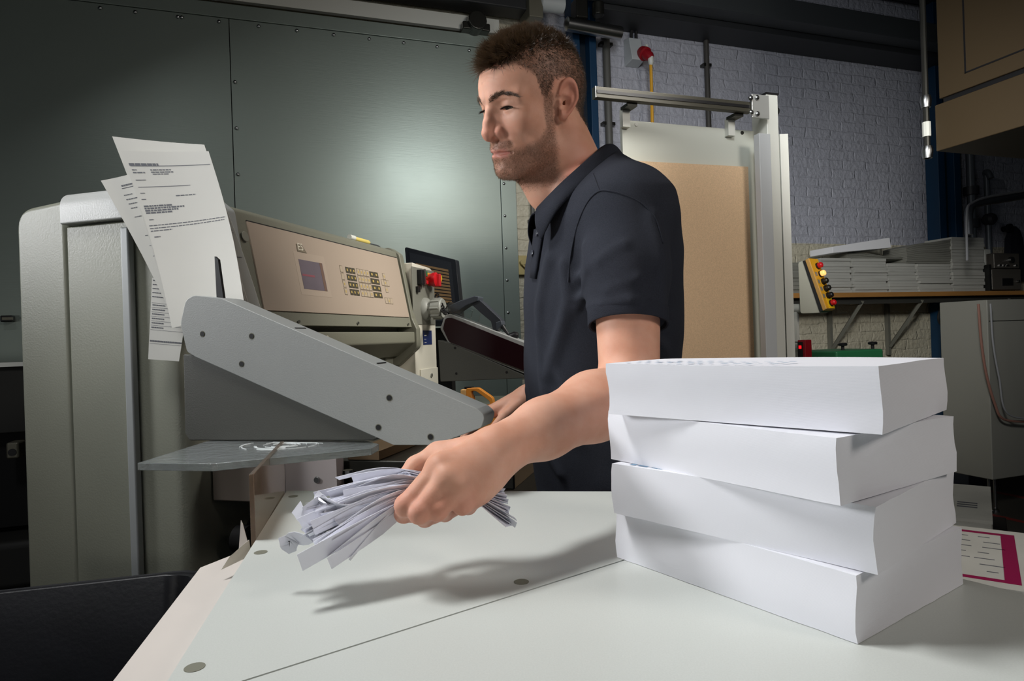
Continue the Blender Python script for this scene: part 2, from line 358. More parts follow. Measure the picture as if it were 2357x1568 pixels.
# conduits on the wall
def conduit(u, v0, v1, r, label, m=None):
    p, q = B.at(u, v0, Y=YW - .03), B.at(u + (v1 - v0) * .033, v1, Y=YW - .03)
    t = thing('conduit_pipe', label, 'pipe', (p[0], YW - .03, q[2]), B)
    obj('pipe', B_(cyl, (p[0], YW - .03, p[2]), (p[0], YW - .03, q[2]), r, 12), m or mat('conduit_grey', (92, 92, 88), .5), t)
    n = max(2, int((p[2] - q[2]) / .38))
    for k in range(n):
        z = q[2] + (k + .5) * (p[2] - q[2]) / n
        obj('pipe_clip', B_(box, p[0] - r * 1.8, p[0] + r * 1.8, YW - .04, YW, z - .009, z + .009), M_bed, t)
    return t
conduit(1392, 10, 560, .022, 'thick grey conduit pipe beside the blue column near the man\'s neck')
conduit(1624, 60, 420, .016, 'thin dark conduit pipe running down the white brick wall behind the board stand', mat('conduit_dark', (70, 68, 64), .5))
conduit(1224, 425, 760, .012, 'slim grey conduit pipe on the cream brick between the door and the man')

# wall socket with red plug and yellow lead
p = B.at(1452, 125, Y=YW)
sk = thing('socket_box', 'pale grey socket box high on the white brick wall', 'socket', (p[0], YW, p[2] - 0.0952), B)
bm = new(); hexa(bm, [(p[0] - 0.0476, YW, p[2] - 0.0816), (p[0] + 0.0476, YW, p[2] - 0.0816), (p[0] + 0.0476, YW, p[2] + 0.0816), (p[0] - 0.0476, YW, p[2] + 0.0816)],
                 [(p[0] - 0.0408, YW - 0.0884, p[2] - 0.068), (p[0] + 0.0408, YW - 0.0884, p[2] - 0.068), (p[0] + 0.0408, YW - 0.0544, p[2] + 0.0748), (p[0] - 0.0408, YW - 0.0544, p[2] + 0.0748)])
obj('box_body', bm, mat('socket_grey', (190, 196, 198), 0.272), sk, bevel=0.00544)
for dx in (0, 0.034):
    obj('supply_cable', B_(tube, path([(p[0] - 0.0136 + dx, YW - 0.034, p[2] + 0.068), (p[0] + dx, YW - 0.0272, p[2] + 0.1496), (p[0] + 0.0476 + dx * 2, YW - 0.0204, p[2] + 0.2448)]), 0.00884), M_cable, sk)
pl = thing('power_plug', 'red industrial plug with yellow lead hanging from the socket box', 'plug', (p[0] + 0.0408, YW - 0.102, p[2] - 0.068), B)
ax = np.array([0.102, -0.51, -0.4216]); ax /= np.linalg.norm(ax); c0 = np.array([p[0] + 0.0306, YW - 0.0748, p[2] - 0.0136])
obj('plug_body', B_(lathe, [(0, 0.034), (0.0204, 0.03944), (0.0408, 0.0408), (0.0442, 0.0306), (0.0884, 0.0272), (0.1088, 0.0136)], c0, ax), M_red_dark, pl)
wm = c0 + ax * .02 + np.array([.006, -.026, .030])
obj('white_mark', B_(box, wm[0] - .008, wm[0] + .008, wm[1] - .003, wm[1] + .003, wm[2] - .009, wm[2] + .009), M_white_paint, pl)
c1 = c0 + ax * 0.0952
obj('cable_gland', B_(lathe, [(0, 0.01768), (0.034, 0.01632), (0.0476, 0.00952)], c1, (0.05, 0, -1)), M_white_paint, pl)
obj('lead', B_(tube, path([c1 + [0, 0, -0.034], c1 + [0.0068, 0.0136, -0.272], c1 + [0.0136, 0.0408, -1.0], c1 + [0.0136, 0.0544, -1.9]]), 0.00952), M_yellow, pl)
p = B.at(1197, 612, Y=YW)
sw = thing('wall_switch', 'small cream switch box low on the strip of cream brick', 'switch', (p[0], YW, p[2] - 0.0544), B)
obj('switch_plate', B_(box, p[0] - 0.0408, p[0] + 0.0408, YW - 0.034, YW, p[2] - 0.0544, p[2] + 0.0544), mat('cream_plastic', (200, 184, 130), 0.272), sw, bevel=0.00408)
obj('switch_cap', B_(lathe, [(0, 0.017), (0.0204, 0.01496)], (p[0], YW - 0.034, p[2] + 0.0136), (0, -1, 0), 14), mat('cream_plastic', (200, 184, 130), 0.272), sw)
obj('switch_cable', B_(tube, path([(p[0], YW - 0.0476, p[2]), (p[0] + 0.0272, YW - 0.0544, p[2] - 0.0408), (p[0] + 0.0612, YW - 0.0204, p[2] - 0.204), (p[0] + 0.068, YW - 0.0136, p[2] - 0.476)]), 0.00476), mat('cream_plastic', (200, 184, 130), 0.272), sw)
# a white panel behind the man's collar
p = B.at(1240, 470, Y=YW - .03); q = B.at(1262, 470, Y=YW - .03)
obj('white_wall_plate', B_(box, p[0], p[0] + .1, YW - .03, YW, p[2] - .35, p[2] + .25), M_white_paint, fr=B, label='plain white plate on the wall behind the man\'s collar', cat='plate')
# ================================================================ RIGHT BACKGROUND (room frame B)
YS = YW - .32                                                    # front edge of the shelf
zs = B.at(2000, 673, Y=YS)[2]; xs0 = B.at(1790, 680, Y=YS)[0]; xs1 = B.at(2520, 660, Y=YS)[0]
sh = thing('wall_shelf', 'long wooden shelf on steel brackets along the brick wall', 'shelf', ((xs0 + xs1) / 2, YS + .2, zs - .3), B)
obj('shelf_board', B_(box, xs0, xs1, YS, YW - .002, zs - .03, zs), M_wood, sh, bevel=.003)
obj('under_rail', B_(box, xs0 + .02, xs1, YS + .05, YS + .08, zs - .07, zs - .031), mat('bracket_dark', (58, 58, 54), .5), sh)
for u in (1912, 2045, 2240):
    xb = B.at(u, 780, Y=YW - .02)[0]
    bm = new(); tube(bm, [(xb, YW - .03, zs - .36), (xb + .02, YS + .05, zs - .05)], .014, 4); box(bm, xb - .011, xb + .011, YW - .03, YW - .002, zs - .42, zs - .031)
    obj('bracket', bm, mat('bracket_grey', (112, 112, 102), .5), sh)

def stack_bm(x0, x1, y0, y1, z0, z1, n, jit=.006, bow=0.0):
    """a pile of sheets: n wads, each a little out of line"""
    bm = new(); h = (z1 - z0) / n
    for k in range(n):
        j = RNG.normal(0, jit, 2); o = bow * math.sin(math.pi * (k + .5) / n)
        box(bm, x0 + j[0] + o, x1 + j[0] + o, y0 + j[1], y1 + j[1], z0 + k * h, z0 + (k + 1) * h - h * .06)
    return bm
M_stackp = mat('stacked_print', (206, 206, 198), .75, wave=(300, .5), noise=(3, .12, (1, 1, 30)))
M_stackd = mat('stacked_print_grey', (150, 150, 140), .75, wave=(300, .5), noise=(3, .15, (1, 1, 30)))
SG = 'paper stacks on the wall shelf'
def shelf_stack(u0, u1, v0, label, y=YS + .04, dep=.2, m=M_stackp, n=8, z0=None, jit=.005, bow=0.):
    a, b = B.at(u0, v0, Y=y), B.at(u1, v0, Y=y); z0 = zs if z0 is None else z0
    return obj('paper_stack', stack_bm(a[0], b[0], y, y + dep, z0 + .001, (a[2] + b[2]) / 2, n, jit, bow), m, fr=B, label=label, cat='paper stack', group=SG), (a[2] + b[2]) / 2
shelf_stack(1800, 1846, 604, 'dark grey stack of print at the left end of the shelf, behind the control box', m=M_stackd)
_, zt2 = shelf_stack(1889, 1957, 594, 'stack of folded print on the shelf just right of the yellow control box', n=12)
_, zt3 = shelf_stack(1964, 2040, 595, 'second pale stack of print from the control box, with loose sheets on top', n=12)
_, zt4 = shelf_stack(2046, 2108, 606, 'narrow stack of print on the shelf below the bent grey magazines', n=10)
_, zt5 = shelf_stack(2112, 2187, 607, 'broad stack of print on the shelf, left of the tallest pile', n=10)
_, zt7 = shelf_stack(2192, 2264, 604, 'lower half of the tallest pile beside the stereo', n=9, jit=.004)
shelf_stack(2190, 2264, 546, 'upper half of the tallest pile beside the stereo', z0=zt7, n=8, jit=.004)
def wavy_stack(u0, u1, v0, v1, z0, y, dep, label):
    """a pile of thin magazines lying bent"""
    a, b = B.at(u0, v0, Y=y), B.at(u1, v1, Y=y); bm = new(); n = 10; N = 14
    for k in range(n):
        def top(t, off): return z0 + (k + off) / n * ((a[2] - z0) + (b[2] - a[2]) * t + .008 * math.sin(6 * t))
        pts = [(a[0] + (b[0] - a[0]) * i / N, top(i / N, 0)) for i in range(N + 1)] + [(a[0] + (b[0] - a[0]) * i / N, top(i / N, .92)) for i in range(N, -1, -1)]
        prism(bm, pts, 'y', y + RNG.normal(0, .004), y + dep)
    obj('paper_stack', bm, M_stackd, fr=B, label=label, cat='paper stack', group=SG)
wavy_stack(2086, 2192, 569, 548, zt4 + .002, YS + .05, .18, 'bent grey magazines lying on top of two shelf stacks')
wavy_stack(1952, 2080, 582, 590, zt3 + .002, YS + .08, .15, 'loose thin magazines under the tilted white box')
a, b = B.at(1911, 569, Y=YS + .05), B.at(2042, 548, Y=YS + .05); zl = (zt3 + .025)
bm = new(); prism(bm, [(a[0], zl + .005), (b[0] + .01, a[2] - .0), (b[0], b[2]), (a[0], a[2])], 'y', YS + .03, YS + .22)
obj('flat_white_box', bm, M_paper, fr=B, bevel=.003, label='flat white box lying tilted on top of the shelf stacks', cat='box')

# stereo, small white box, coat
def bx(u0, u1, v0, y, dep, z0): a, b = B.at(u0, v0, Y=y), B.at(u1, v0, Y=y); return a[0], b[0], y, y + dep, z0, (a[2] + b[2]) / 2
q = bx(2283, 2350, 619, YS + .04, .2, zs + .009)
st = thing('disc_player', 'lower grey stereo unit with a black display, standing on the shelf', 'stereo', ((q[0] + q[1]) / 2, YS + .2, zs), B)
M_ster = mat('stereo_grey', (96, 92, 86), .35, .3)
obj('case', B_(box, *q), M_ster, st, bevel=.006)
w = q[1] - q[0]; h = q[5] - q[4]
obj('display', B_(box, q[0] + w * .33, q[0] + w * .7, q[2] - .004, q[2], q[4] + h * .2, q[4] + h * .55), M_black, st)
obj('knob', B_(lathe, [(0, .01), (.014, .009)], (q[0] + w * .86, q[2], q[4] + h * .4), (0, -1, 0), 14), M_steel, st)
obj('chrome_side', B_(box, q[0] - .024, q[0] - .004, q[2], q[3], zs, q[5] + .03), M_steel, st)
for k in (.1, .9): obj('foot', B_(cyl, (q[0] + w * k, q[2] + .04, zs), (q[0] + w * k, q[2] + .04, zs + .009), .011, 10), M_black, st)
q2 = bx(2288, 2346, 583, YS + .045, .18, q[5] + .004)
st2 = thing('amplifier', 'upper grey stereo unit with a round volume knob, standing on the disc player', 'stereo', ((q2[0] + q2[1]) / 2, YS + .2, q2[4]), B)
obj('case', B_(box, *q2), M_ster, st2, bevel=.006)
w = q2[1] - q2[0]; h = q2[5] - q2[4]
obj('volume_knob', B_(lathe, [(0, .022), (.02, .02)], (q2[0] + w * .62, q2[2], q2[4] + h * .55), (0, -1, 0), 18), M_steel, st2)
for k in (.2, .36, .5, .84): obj('button', B_(box, q2[0] + w * k - .01, q2[0] + w * k + .01, q2[2] - .008, q2[2], q2[4] + h * .14, q2[4] + h * .24), M_steel, st2)
obj('top_knob', B_(lathe, [(0, .02), (.02, .019)], (q2[0] + w * .3, q2[2] + .1, q2[5]), (0, 0, 1), 14), M_ster, st2)
a = bx(2266, 2281, 573, YS + .1, .12, 0); z1 = B.at(2275, 618, Y=YS + .1)[2]
bm = new(); box(bm, a[0], a[1], YS + .1, YS + .18, z1, a[5]); 
obj('small_white_box', bm, M_white_paint, fr=B, bevel=.008, label='small white rounded box standing between the paper pile and the stereo', cat='box')
bm = new(); box(bm, a[0] + .01, a[1] - .02, YS + .11, YS + .17, zs, z1 - .001); obj('black_stand', bm, M_black, fr=B, label='black block under the small white box on the shelf', cat='stand')
# dark coat hanging on the wall
p = B.at(2342, 520, Y=YW - .06); N = 24
coat = new()
prof = [(0, .015, .012), (.03, .06, .02), (.1, .09, .026), (.3, .11, .03), (.42, .12, .03)]
rings = []
for dz, rx, ry in prof:
    rings.append([coat.verts.new((p[0] + rx * math.cos(2 * math.pi * k / N) * (1 + .1 * math.sin(5 * 2 * math.pi * k / N)), YW - .034 + ry * math.sin(2 * math.pi * k / N) * (1 + .1 * math.sin(7 * 2 * math.pi * k / N)), p[2] - dz)) for k in range(N)])
for i in range(len(rings) - 1):
    for k in range(N): coat.faces.new((rings[i][k], rings[i][(k + 1) % N], rings[i + 1][(k + 1) % N], rings[i + 1][k]))
coat.faces.new(rings[0]); coat.faces.new(rings[-1])
obj('coat', coat, mat('dark_cloth', (26, 28, 38), .9), fr=B, label='dark blue coat hanging on the wall behind the stereo', cat='coat')
p = B.at(2308, 528, Y=YW)
obj('coat_hook', B_(lathe, [(0, .02), (.034, .02), (.04, .034), (.06, .034)], (p[0], YW, p[2]), (0, -1, 0), 14), M_black, fr=B, label='black round hook on the wall left of the coat', cat='hook')

# pipe work to the right of the second column
def wallp(u, v, d=.07): return B.at(u, v, Y=YW - d)
M_pipe = mat('pipe_grey', (98, 104, 110), .4, .2); M_flange = mat('flange_dark', (52, 54, 58), .45)
a, b = wallp(2232, 340), wallp(2238, 660)
pw = thing('water_pipe', 'grey downpipe with dark clamps beside the right hand blue column', 'pipe', (a[0], YW - .07, b[2]), B)
obj('pipe', B_(cyl, (a[0], YW - .07, a[2]), (a[0], YW - .07, b[2] - .02), .028, 16), M_pipe, pw)
for v in (440, 515): c = wallp(2238, v); obj('flange', B_(cyl, (a[0], YW - .07, c[2] - .03), (a[0], YW - .07, c[2] + .03), .05, 18), M_flange, pw)
a = wallp(2262, 405); b = wallp(2272, 600)
pv = thing('vent_pipe', 'thinner grey pipe with a round valve, right of the downpipe', 'pipe', (a[0] + .04, YW - .07, b[2]), B)
obj('pipe', B_(tube, path([(a[0] + .01, YW - .12, a[2] - .03), (a[0] + .012, YW - .1, a[2] + .02), (a[0] + .03, YW - .07, a[2] + .02), (a[0] + .04, YW - .07, a[2] - .03), (a[0] + .042, YW - .07, b[2])]), .02, 12), M_pipe, pv)
c = wallp(2262, 505); obj('valve_body', B_(lathe, [(0, .03), (.02, .045), (.06, .045), (.08, .03)], (a[0] + .04, YW - .12, c[2]), (0, 1, 0), 16), M_flange, pv)
p0, p1, p2, p3 = B.at(2230, 540, Y=YW - .55), B.at(2232, 482, Y=YW - .55), B.at(2262, 466, Y=YW - .55), B.at(2420, 440, Y=YW - .6)
obj('bent_tube', B_(tube, path([p0, p1, p2, B.at(2310, 458, Y=YW - .57), p3], 6), .024, 12), mat('tube_grey', (80, 84, 90), .35, .3), fr=B, label='thick grey tube bending over the shelf toward the right edge', cat='tube')
cb = path([B.at(2226, 600, Y=YW - .6), B.at(2226, 490, Y=YW - .6), B.at(2240, 466, Y=YW - .6), B.at(2290, 450, Y=YW - .62), B.at(2420, 430, Y=YW - .66)], 6)
obj('grey_wire', B_(tube, cb, .007, 8), mat('wire_grey', (150, 152, 156), .5), fr=B, label='pale wire running along the bent grey tube', cat='wire')

# tall grey cabinet below the shelf at the right edge, its feet, and the hose
y = YW - .75; a, b = B.at(2272, 700, Y=y), B.at(2290, 1105, Y=y)
gc = thing('grey_cabinet', 'tall pale grey cabinet under the shelf at the right edge', 'cabinet', (a[0] + .5, y + .2, 0), B)
obj('body', B_(box, a[0], a[0] + .8, y, y + .3, b[2], zs - .08), mat('cabinet_grey', (150, 150, 142), .5), gc, bevel=.006)
zp = B.at(2300, 738, Y=y)[2]
obj('seam', B_(box, a[0] + .01, a[0] + .79, y - .002, y, zp - .004, zp), M_bed, gc)
for k in (.05, .1, .7): obj('foot', B_(lathe, [(0, .02), (.014, .02), (.02, .008), (b[2], .008)], (a[0] + k, y + .06, 0), (0, 0, 1), 12), M_steel, gc)
hs = path([B.at(2252, 700, Y=YW - .8), B.at(2258, 780, Y=YW - .8), B.at(2270, 860, Y=YW - .8), B.at(2290, 930, Y=YW - .8), B.at(2310, 965, Y=YW - .8), B.at(2370, 972, Y=YW - .8)], 8)
obj('pink_hose', B_(tube, hs, .007, 8), mat('pink_hose', (150, 110, 98), .5), fr=B, label='thin pinkish hose hanging in front of the grey cabinet', cat='hose')
hs = path([B.at(2262, 700, Y=YW - .8), B.at(2268, 790, Y=YW - .8), B.at(2282, 870, Y=YW - .8), B.at(2300, 950, Y=YW - .8), B.at(2370, 966, Y=YW - .8)], 8)
hs = [q + np.array([.02, -.03, 0]) for q in hs]
obj('grey_hose', B_(tube, hs, .005, 8), mat('wire_grey', (150, 152, 156), .5), fr=B, label='thin grey hose hanging beside the pinkish hose', cat='hose')
obj('cable_loop', B_(tube, path([B.at(2170, 690, Y=YW - .1), B.at(2160, 730, Y=YW - .1), B.at(2168, 748, Y=YW - .1), B.at(2178, 740, Y=YW - .1)], 8), .008, 8), M_cable, fr=B, label='loop of dark cable hanging under the shelf by the column', cat='cable')
obj('black_cable', B_(tube, path([B.at(2225, 880, Y=YW - .2), B.at(2240, 920, Y=YW - .2), B.at(2262, 960, Y=YW - .2), B.at(2275, 985, Y=YW - .2)], 6), .009, 8), M_cable, fr=B, label='black cable sagging right of the column above the floor', cat='cable')
p = B.at(2245, 1050, Y=YW - .3)
obj('wall_post', B_(box, p[0] - .07, p[0] + .06, YW - .3, YW - .1, 0, B.at(2245, 990, Y=YW - .3)[2]), mat('post_bluegrey', (54, 60, 72), .5), fr=B, bevel=.006, label='low blue grey post on the floor between column and cabinet', cat='post')

# brown cabinet hanging at the top right
K2 = Frame(-19)
d0 = 2.7; px = (2168 - U0) / F_ * d0; P0 = np.array([px, d0])
ea = np.array([.33, -.944]); eb = np.array([.944, .33])
zb = CZ + (V0 - ROLL * (2168 - U0) - 349) / F_ * d0; zg = zb + .19; 
def rz(q, z): return (q[0], q[1], z)
def slab(a0, a1, b0, b1, z0, z1):
    bm = new(); f = lambda s, t: P0 + ea * s + eb * t
    hexa(bm, [rz(f(a0, b0), z0), rz(f(a1, b0), z0), rz(f(a1, b1), z0), rz(f(a0, b1), z0)], [rz(f(a0, b0), z1), rz(f(a1, b0), z1), rz(f(a1, b1), z1), rz(f(a0, b1), z1)]); return bm
bc = thing('hanging_cabinet', 'big brown lacquered cabinet hanging at the top right corner', 'cabinet', (px + .5, d0 - .3, zb))
obj('upper_body', slab(0.02, 2.2, 0, 1.1, zg + .02, 3.2), M_brown, bc, bevel=.004)
obj('lower_apron', slab(0, 2.2, 0, 1.1, zb, zg), M_brown, bc, bevel=.004)
obj('gap_strip', slab(.03, 2.18, .012, 1.08, zg, zg + .02), M_black, bc)
za, zc = zg + .08, zg + .49
bm = new()
for (s0, s1, t0, t1) in ((.13, 2, za, za + .006), (.13, 2, zc, zc + .006), (.13, .136, za, zc)):
    f = lambda s, t: P0 + ea * s + eb * t
    hexa(bm, [rz(f(s0, -.002), t0), rz(f(s1, -.002), t0), rz(f(s1, .01), t0), rz(f(s0, .01), t0)], [rz(f(s0, -.002), t1), rz(f(s1, -.002), t1), rz(f(s1, .01), t1), rz(f(s0, .01), t1)])
obj('door_gap', bm, M_black, bc)
f = P0 + ea * -.03 + eb * -.01
obj('hinge_rod', B_(cyl, rz(f, zb - .02), rz(f, 3.2), .012, 10), M_bed, bc)
for z in (zb, zg + .02): obj('hinge_knuckle', B_(lathe, [(0, .018), (.03, .022), (.05, .018)], rz(f, z - .02), (0, 0, 1), 12), M_steel, bc)
obj('hinge_sleeve', B_(cyl, rz(f, zb + .07), rz(f, zb + .13), .016, 10), M_white_paint, bc)
obj('handle_block', slab(.3, 1.0, -.05, 0, zc + .2, zc + .32), M_steel, bc, bevel=.004)
obj('handle_recess', slab(.5, 1.6, -.004, 0, zc + .12, zc + .2), M_black, bc)

# stacks of printed sheets on low pallets, floor lines
def pallet_stack(cx, cy, rot, wx, wy, z0, z1, label, plabel):
    fr = Frame(0); ca, sa = math.cos(rot), math.sin(rot)
    T = lambda x, y, z: (cx + x * ca - y * sa, cy + x * sa + y * ca, z)
    def bx_(bm, x0, x1, y0, y1, za, zb): hexa(bm, [T(x0, y0, za), T(x1, y0, za), T(x1, y1, za), T(x0, y1, za)], [T(x0, y0, zb), T(x1, y0, zb), T(x1, y1, zb), T(x0, y1, zb)])
    pt = thing('low_pallet', plabel, 'pallet', (cx, cy, 0))
    bm = new(); bx_(bm, -wx * .62, wx * .62, -wy * .62, wy * .62, z0 - .04, z0); obj('deck', bm, M_rubber, pt, bevel=.004)
    for sx in (-.5, .5):
        bm = new(); bx_(bm, wx * sx - .04, wx * sx + .04, -wy * .6, wy * .6, 0, z0 - .04); obj('runner', bm, M_rubber, pt)
    t = thing('printed_sheet_stack', label, 'paper stack', (cx, cy, z0))
    bm = new(); n = 9
    for k in range(n):
        j = RNG.normal(0, .002, 2); h = (z1 - z0) / n
        bx_(bm, -wx / 2 + j[0], wx / 2 + j[0], -wy / 2 + j[1], wy / 2 + j[1], z0 + k * h + .0005, z0 + (k + 1) * h)
    obj('sheets', bm, M_stackp, t)
    bm = new(); w_ = wx * .045; e = z1 + .0008
    def strip(x0, x1, y0, y1): bx_(bm, x0, x1, y0, y1, z1 + .0002, e)
    X0, X1, Y0, Y1 = -wx * .43, wx * .2, -wy * .42, wy * .42
    strip(X0, X1, Y0, Y0 + w_); strip(X0, X1, Y1 - w_, Y1); strip(X0, X0 + w_, Y0 + w_, Y1 - w_); strip(X1 - w_ * 1.6, X1, Y0 + w_, Y1 - w_)
    obj('magenta_frame', bm, M_magenta, t, smooth=False)
    bm = new()
    for r in range(7):
        yy = Y1 - w_ * 3 - r * wy * .1
        for s in range(3):
            x = X0 + w_ * 2 + s * wx * .16 + RNG.uniform(0, .03); bx_(bm, x, x + wx * RNG.uniform(.05, .13), yy, yy + .004, z1 + .0002, e)
    for r in range(3): bx_(bm, X1 + wx * .05, X1 + wx * .2, Y0 + wy * (.2 + r * .06), Y0 + wy * (.23 + r * .06), z1 + .0002, e)
    obj('print_lines', bm, M_ink, t, smooth=False)
    return t
pallet_stack(1.17, 1.68, -.62, .42, .5, .46, .56, 'magenta framed printed sheets stacked on the nearer pallet, right of the paper blocks', 'low dark pallet under the nearer magenta framed stack')
pallet_stack(1.78, 2.86, -.62, .46, .62, .25, .40, 'magenta framed printed sheets stacked on the farther pallet, behind the paper blocks', 'low dark pallet under the farther magenta framed stack')
def floor_line(p, q, w, label):
    a, b = W.at(*p, Z=.002), W.at(*q, Z=.002); d = (b - a)[:2]; d /= np.linalg.norm(d); n = np.array([-d[1], d[0]]) * w / 2
    bm = new(); hexa(bm, [(a[0] - n[0], a[1] - n[1], .0005), (b[0] - n[0], b[1] - n[1], .0005), (b[0] + n[0], b[1] + n[1], .0005), (a[0] + n[0], a[1] + n[1], .0005)],
                     [(a[0] - n[0], a[1] - n[1], .002), (b[0] - n[0], b[1] - n[1], .002), (b[0] + n[0], b[1] + n[1], .002), (a[0] + n[0], a[1] + n[1], .002)])
    obj('floor_line', bm, mat('red_floor_paint', (124, 44, 40), .6), label=label, cat='floor marking')
floor_line((2170, 1108), (2420, 1158), .05, 'red painted line on the floor near the grey cabinet')
floor_line((2200, 1166), (2420, 1216), .04, 'second red painted line on the floor, behind the farther pallet')

# ---------------------------------------------------------------- board stand (room frame B)
YB = 1.9
def sb(u, v, y=YB): return B.at(u, v, Y=y)
bs = thing('board_stand', 'tall aluminium profile stand with a grey back panel behind the man', 'stand', (sb(1590, 500)[0], YB, 0), B)
a, b = sb(1363, 225), sb(1712, 250); za_, zb_ = a[2], b[2]; zm = (za_ + zb_) / 2
bm = new(); box(bm, a[0], b[0] + .01, YB - .03, YB - .006, zm - .016, zm + .02)
obj('cross_rail', bm, mat('rail_profile', (66, 64, 54), .45, .2), bs, bevel=.002)
obj('rail_slot', B_(box, a[0] + .002, b[0], YB - .032, YB - .029, zm - .002, zm + .008), M_black, bs)
obj('rail_end_cap', B_(box, a[0] - .003, a[0], YB - .03, YB - .006, zm - .016, zm + .02), M_steel, bs)
p0, p1 = sb(1746, 220), sb(1781, 220); 
obj('post', B_(box, p0[0] + .016, p1[0], YB - .02, YB + .06, 0, p0[2]), M_white_paint, bs, bevel=.003)
obj('post_cap', B_(box, p0[0] + .014, p1[0] + .002, YB - .022, YB + .062, p0[2], p0[2] + .006), M_black, bs)
q0, q1 = sb(1713, 225), sb(1748, 282)
obj('corner_plate', B_(box, q0[0], q1[0] + .01, YB - .04, YB - .032, q1[2], q0[2]), M_alu, bs, bevel=.002)
for fx, fz in ((.3, .16), (.3, .84), (-.12, .2), (-.12, .8)):
    z = q1[2] + (q0[2] - q1[2]) * fz; x = q0[0] + (q1[0] - q0[0]) * fx
    obj('bolt', B_(lathe, [(0, .008), (.006, .008), (.009, .004)], (x, YB - .04, z), (0, -1, 0), 10), M_steel, bs)
kx = sb(1790, 252)
obj('clamp_knob', B_(lathe, [(0, .006), (.015, .006), (.016, .014), (.03, .014), (.034, .008)], (p1[0], YB + .02, kx[2]), (1, 0, 0), 12), M_black, bs)
g0, g1 = sb(1738, 310, YB - .03), sb(1764, 310, YB - .03)
obj('front_cover', B_(box, g0[0], g1[0], YB - .05, YB - .022, 0, g0[2]), mat('cover_grey', (190, 194, 196), .4), bs, bevel=.002)
h0, h1 = sb(1786, 312), sb(1804, 312)
bm = new(); prism(bm, [(h0[0], YB - .02), (h1[0] - .006, YB - .028), (h1[0], YB - .02), (h1[0], YB + .06), (h0[0], YB + .06)], 'z', 0, h0[2])
obj('side_rail', bm, M_white_paint, bs, bevel=.001)
c0, c1 = sb(1431, 277, YB + .05), sb(1737, 300, YB + .05)
obj('back_panel', B_(box, c0[0], c1[0], YB + .05, YB + .065, .2, (c0[2] + c1[2]) / 2), M_grey_board, bs, bevel=.002)
for u in (1452, 1696):
    x = sb(u, 260)[0]; obj('hanger', B_(box, x - .014, x + .014, YB + .03, YB + .05, (c0[2] + c1[2]) / 2 - .03, zm - .02), M_white_paint, bs)
    obj('hanger_clamp', B_(box, x - .018, x + .018, YB - .012, YB + .035, zm - .026, zm - .016), M_bed, bs)
for u, v, mm in ((1464, 287, M_white_paint), (1708, 306, M_bed)):
    x = sb(u, v, YB + .05); obj('panel_screw', B_(lathe, [(0, .007), (.003, .006)], (x[0], YB + .05, x[2]), (0, -1, 0), 12), mm, bs)
obj('foot_bar', B_(box, c0[0] + .1, p1[0] + .1, YB - .15, YB + .2, 0, .04), M_alu_dark, bs, bevel=.004)
d0_, d1_ = sb(1436, 369, YB + .03), sb(1722, 384, YB + .03)
bm = new(); hexa(bm, [(d0_[0], YB + .03, .2), (d1_[0], YB + .03, .2), (d1_[0], YB + .046, .2), (d0_[0], YB + .046, .2)],
                 [(d0_[0], YB + .03, d0_[2]), (d1_[0], YB + .03, d1_[2]), (d1_[0], YB + .046, d1_[2]), (d0_[0], YB + .046, d0_[2])])
obj('hardboard_sheet', bm, M_board, fr=B, label='large plain brown hardboard sheet standing on the panel behind the man', cat='board')

# ---------------------------------------------------------------- yellow control box on its post
K = Frame(-50); YK = 2.6
def kp(u, v, y=YK): return K.at(u, v, Y=y)
def kxz(*uv): return [tuple(kp(*q)[[0, 2]]) for q in uv]
kb = thing('control_box', 'yellow push button control box on a pale wedge housing, left of the shelf stacks', 'control box', tuple(kp(1862, 722)), K)
bm = new(); prism(bm, rounded(kxz((1837, 605), (1848, 600), (1887, 720), (1842, 722)), [.01, .006, 0.002, .012]), 'y', YK, YK + .07); obj('wedge_housing', bm, mat('housing_cream', (200, 200, 184), .45), kb, bevel=.002)
bm = new(); prism(bm, kxz((1848, 601), (1856, 599), (1896, 714), (1887, 719)), 'y', YK - .002, YK + .072); obj('black_rim', bm, M_black, kb)
bm = new(); prism(bm, kxz((1854, 599), (1862, 594), (1903, 711), (1895, 716)), 'y', YK - .004, YK + .074); obj('button_box', bm, M_tan, kb, bevel=.002)
A, Z = kp(1862, 594), kp(1903, 711); al = Z - A; al = np.array([al[0], 0, al[2]]); Ln = np.linalg.norm(al); al /= Ln; nn = np.array([-al[2], 0, al[0]]); nn = nn if nn[0] > 0 else -nn
def kf(s, y): return np.array([A[0], YK - .004 + y, A[2]]) + al * s * Ln
bm = new(); hexa(bm, [kf(.01, .003), kf(.99, .003), kf(.99, .075), kf(.01, .075)], [kf(.01, .003) + nn * .002, kf(.99, .003) + nn * .002, kf(.99, .075) + nn * .002, kf(.01, .075) + nn * .002])
obj('yellow_face', bm, M_yellow, kb)
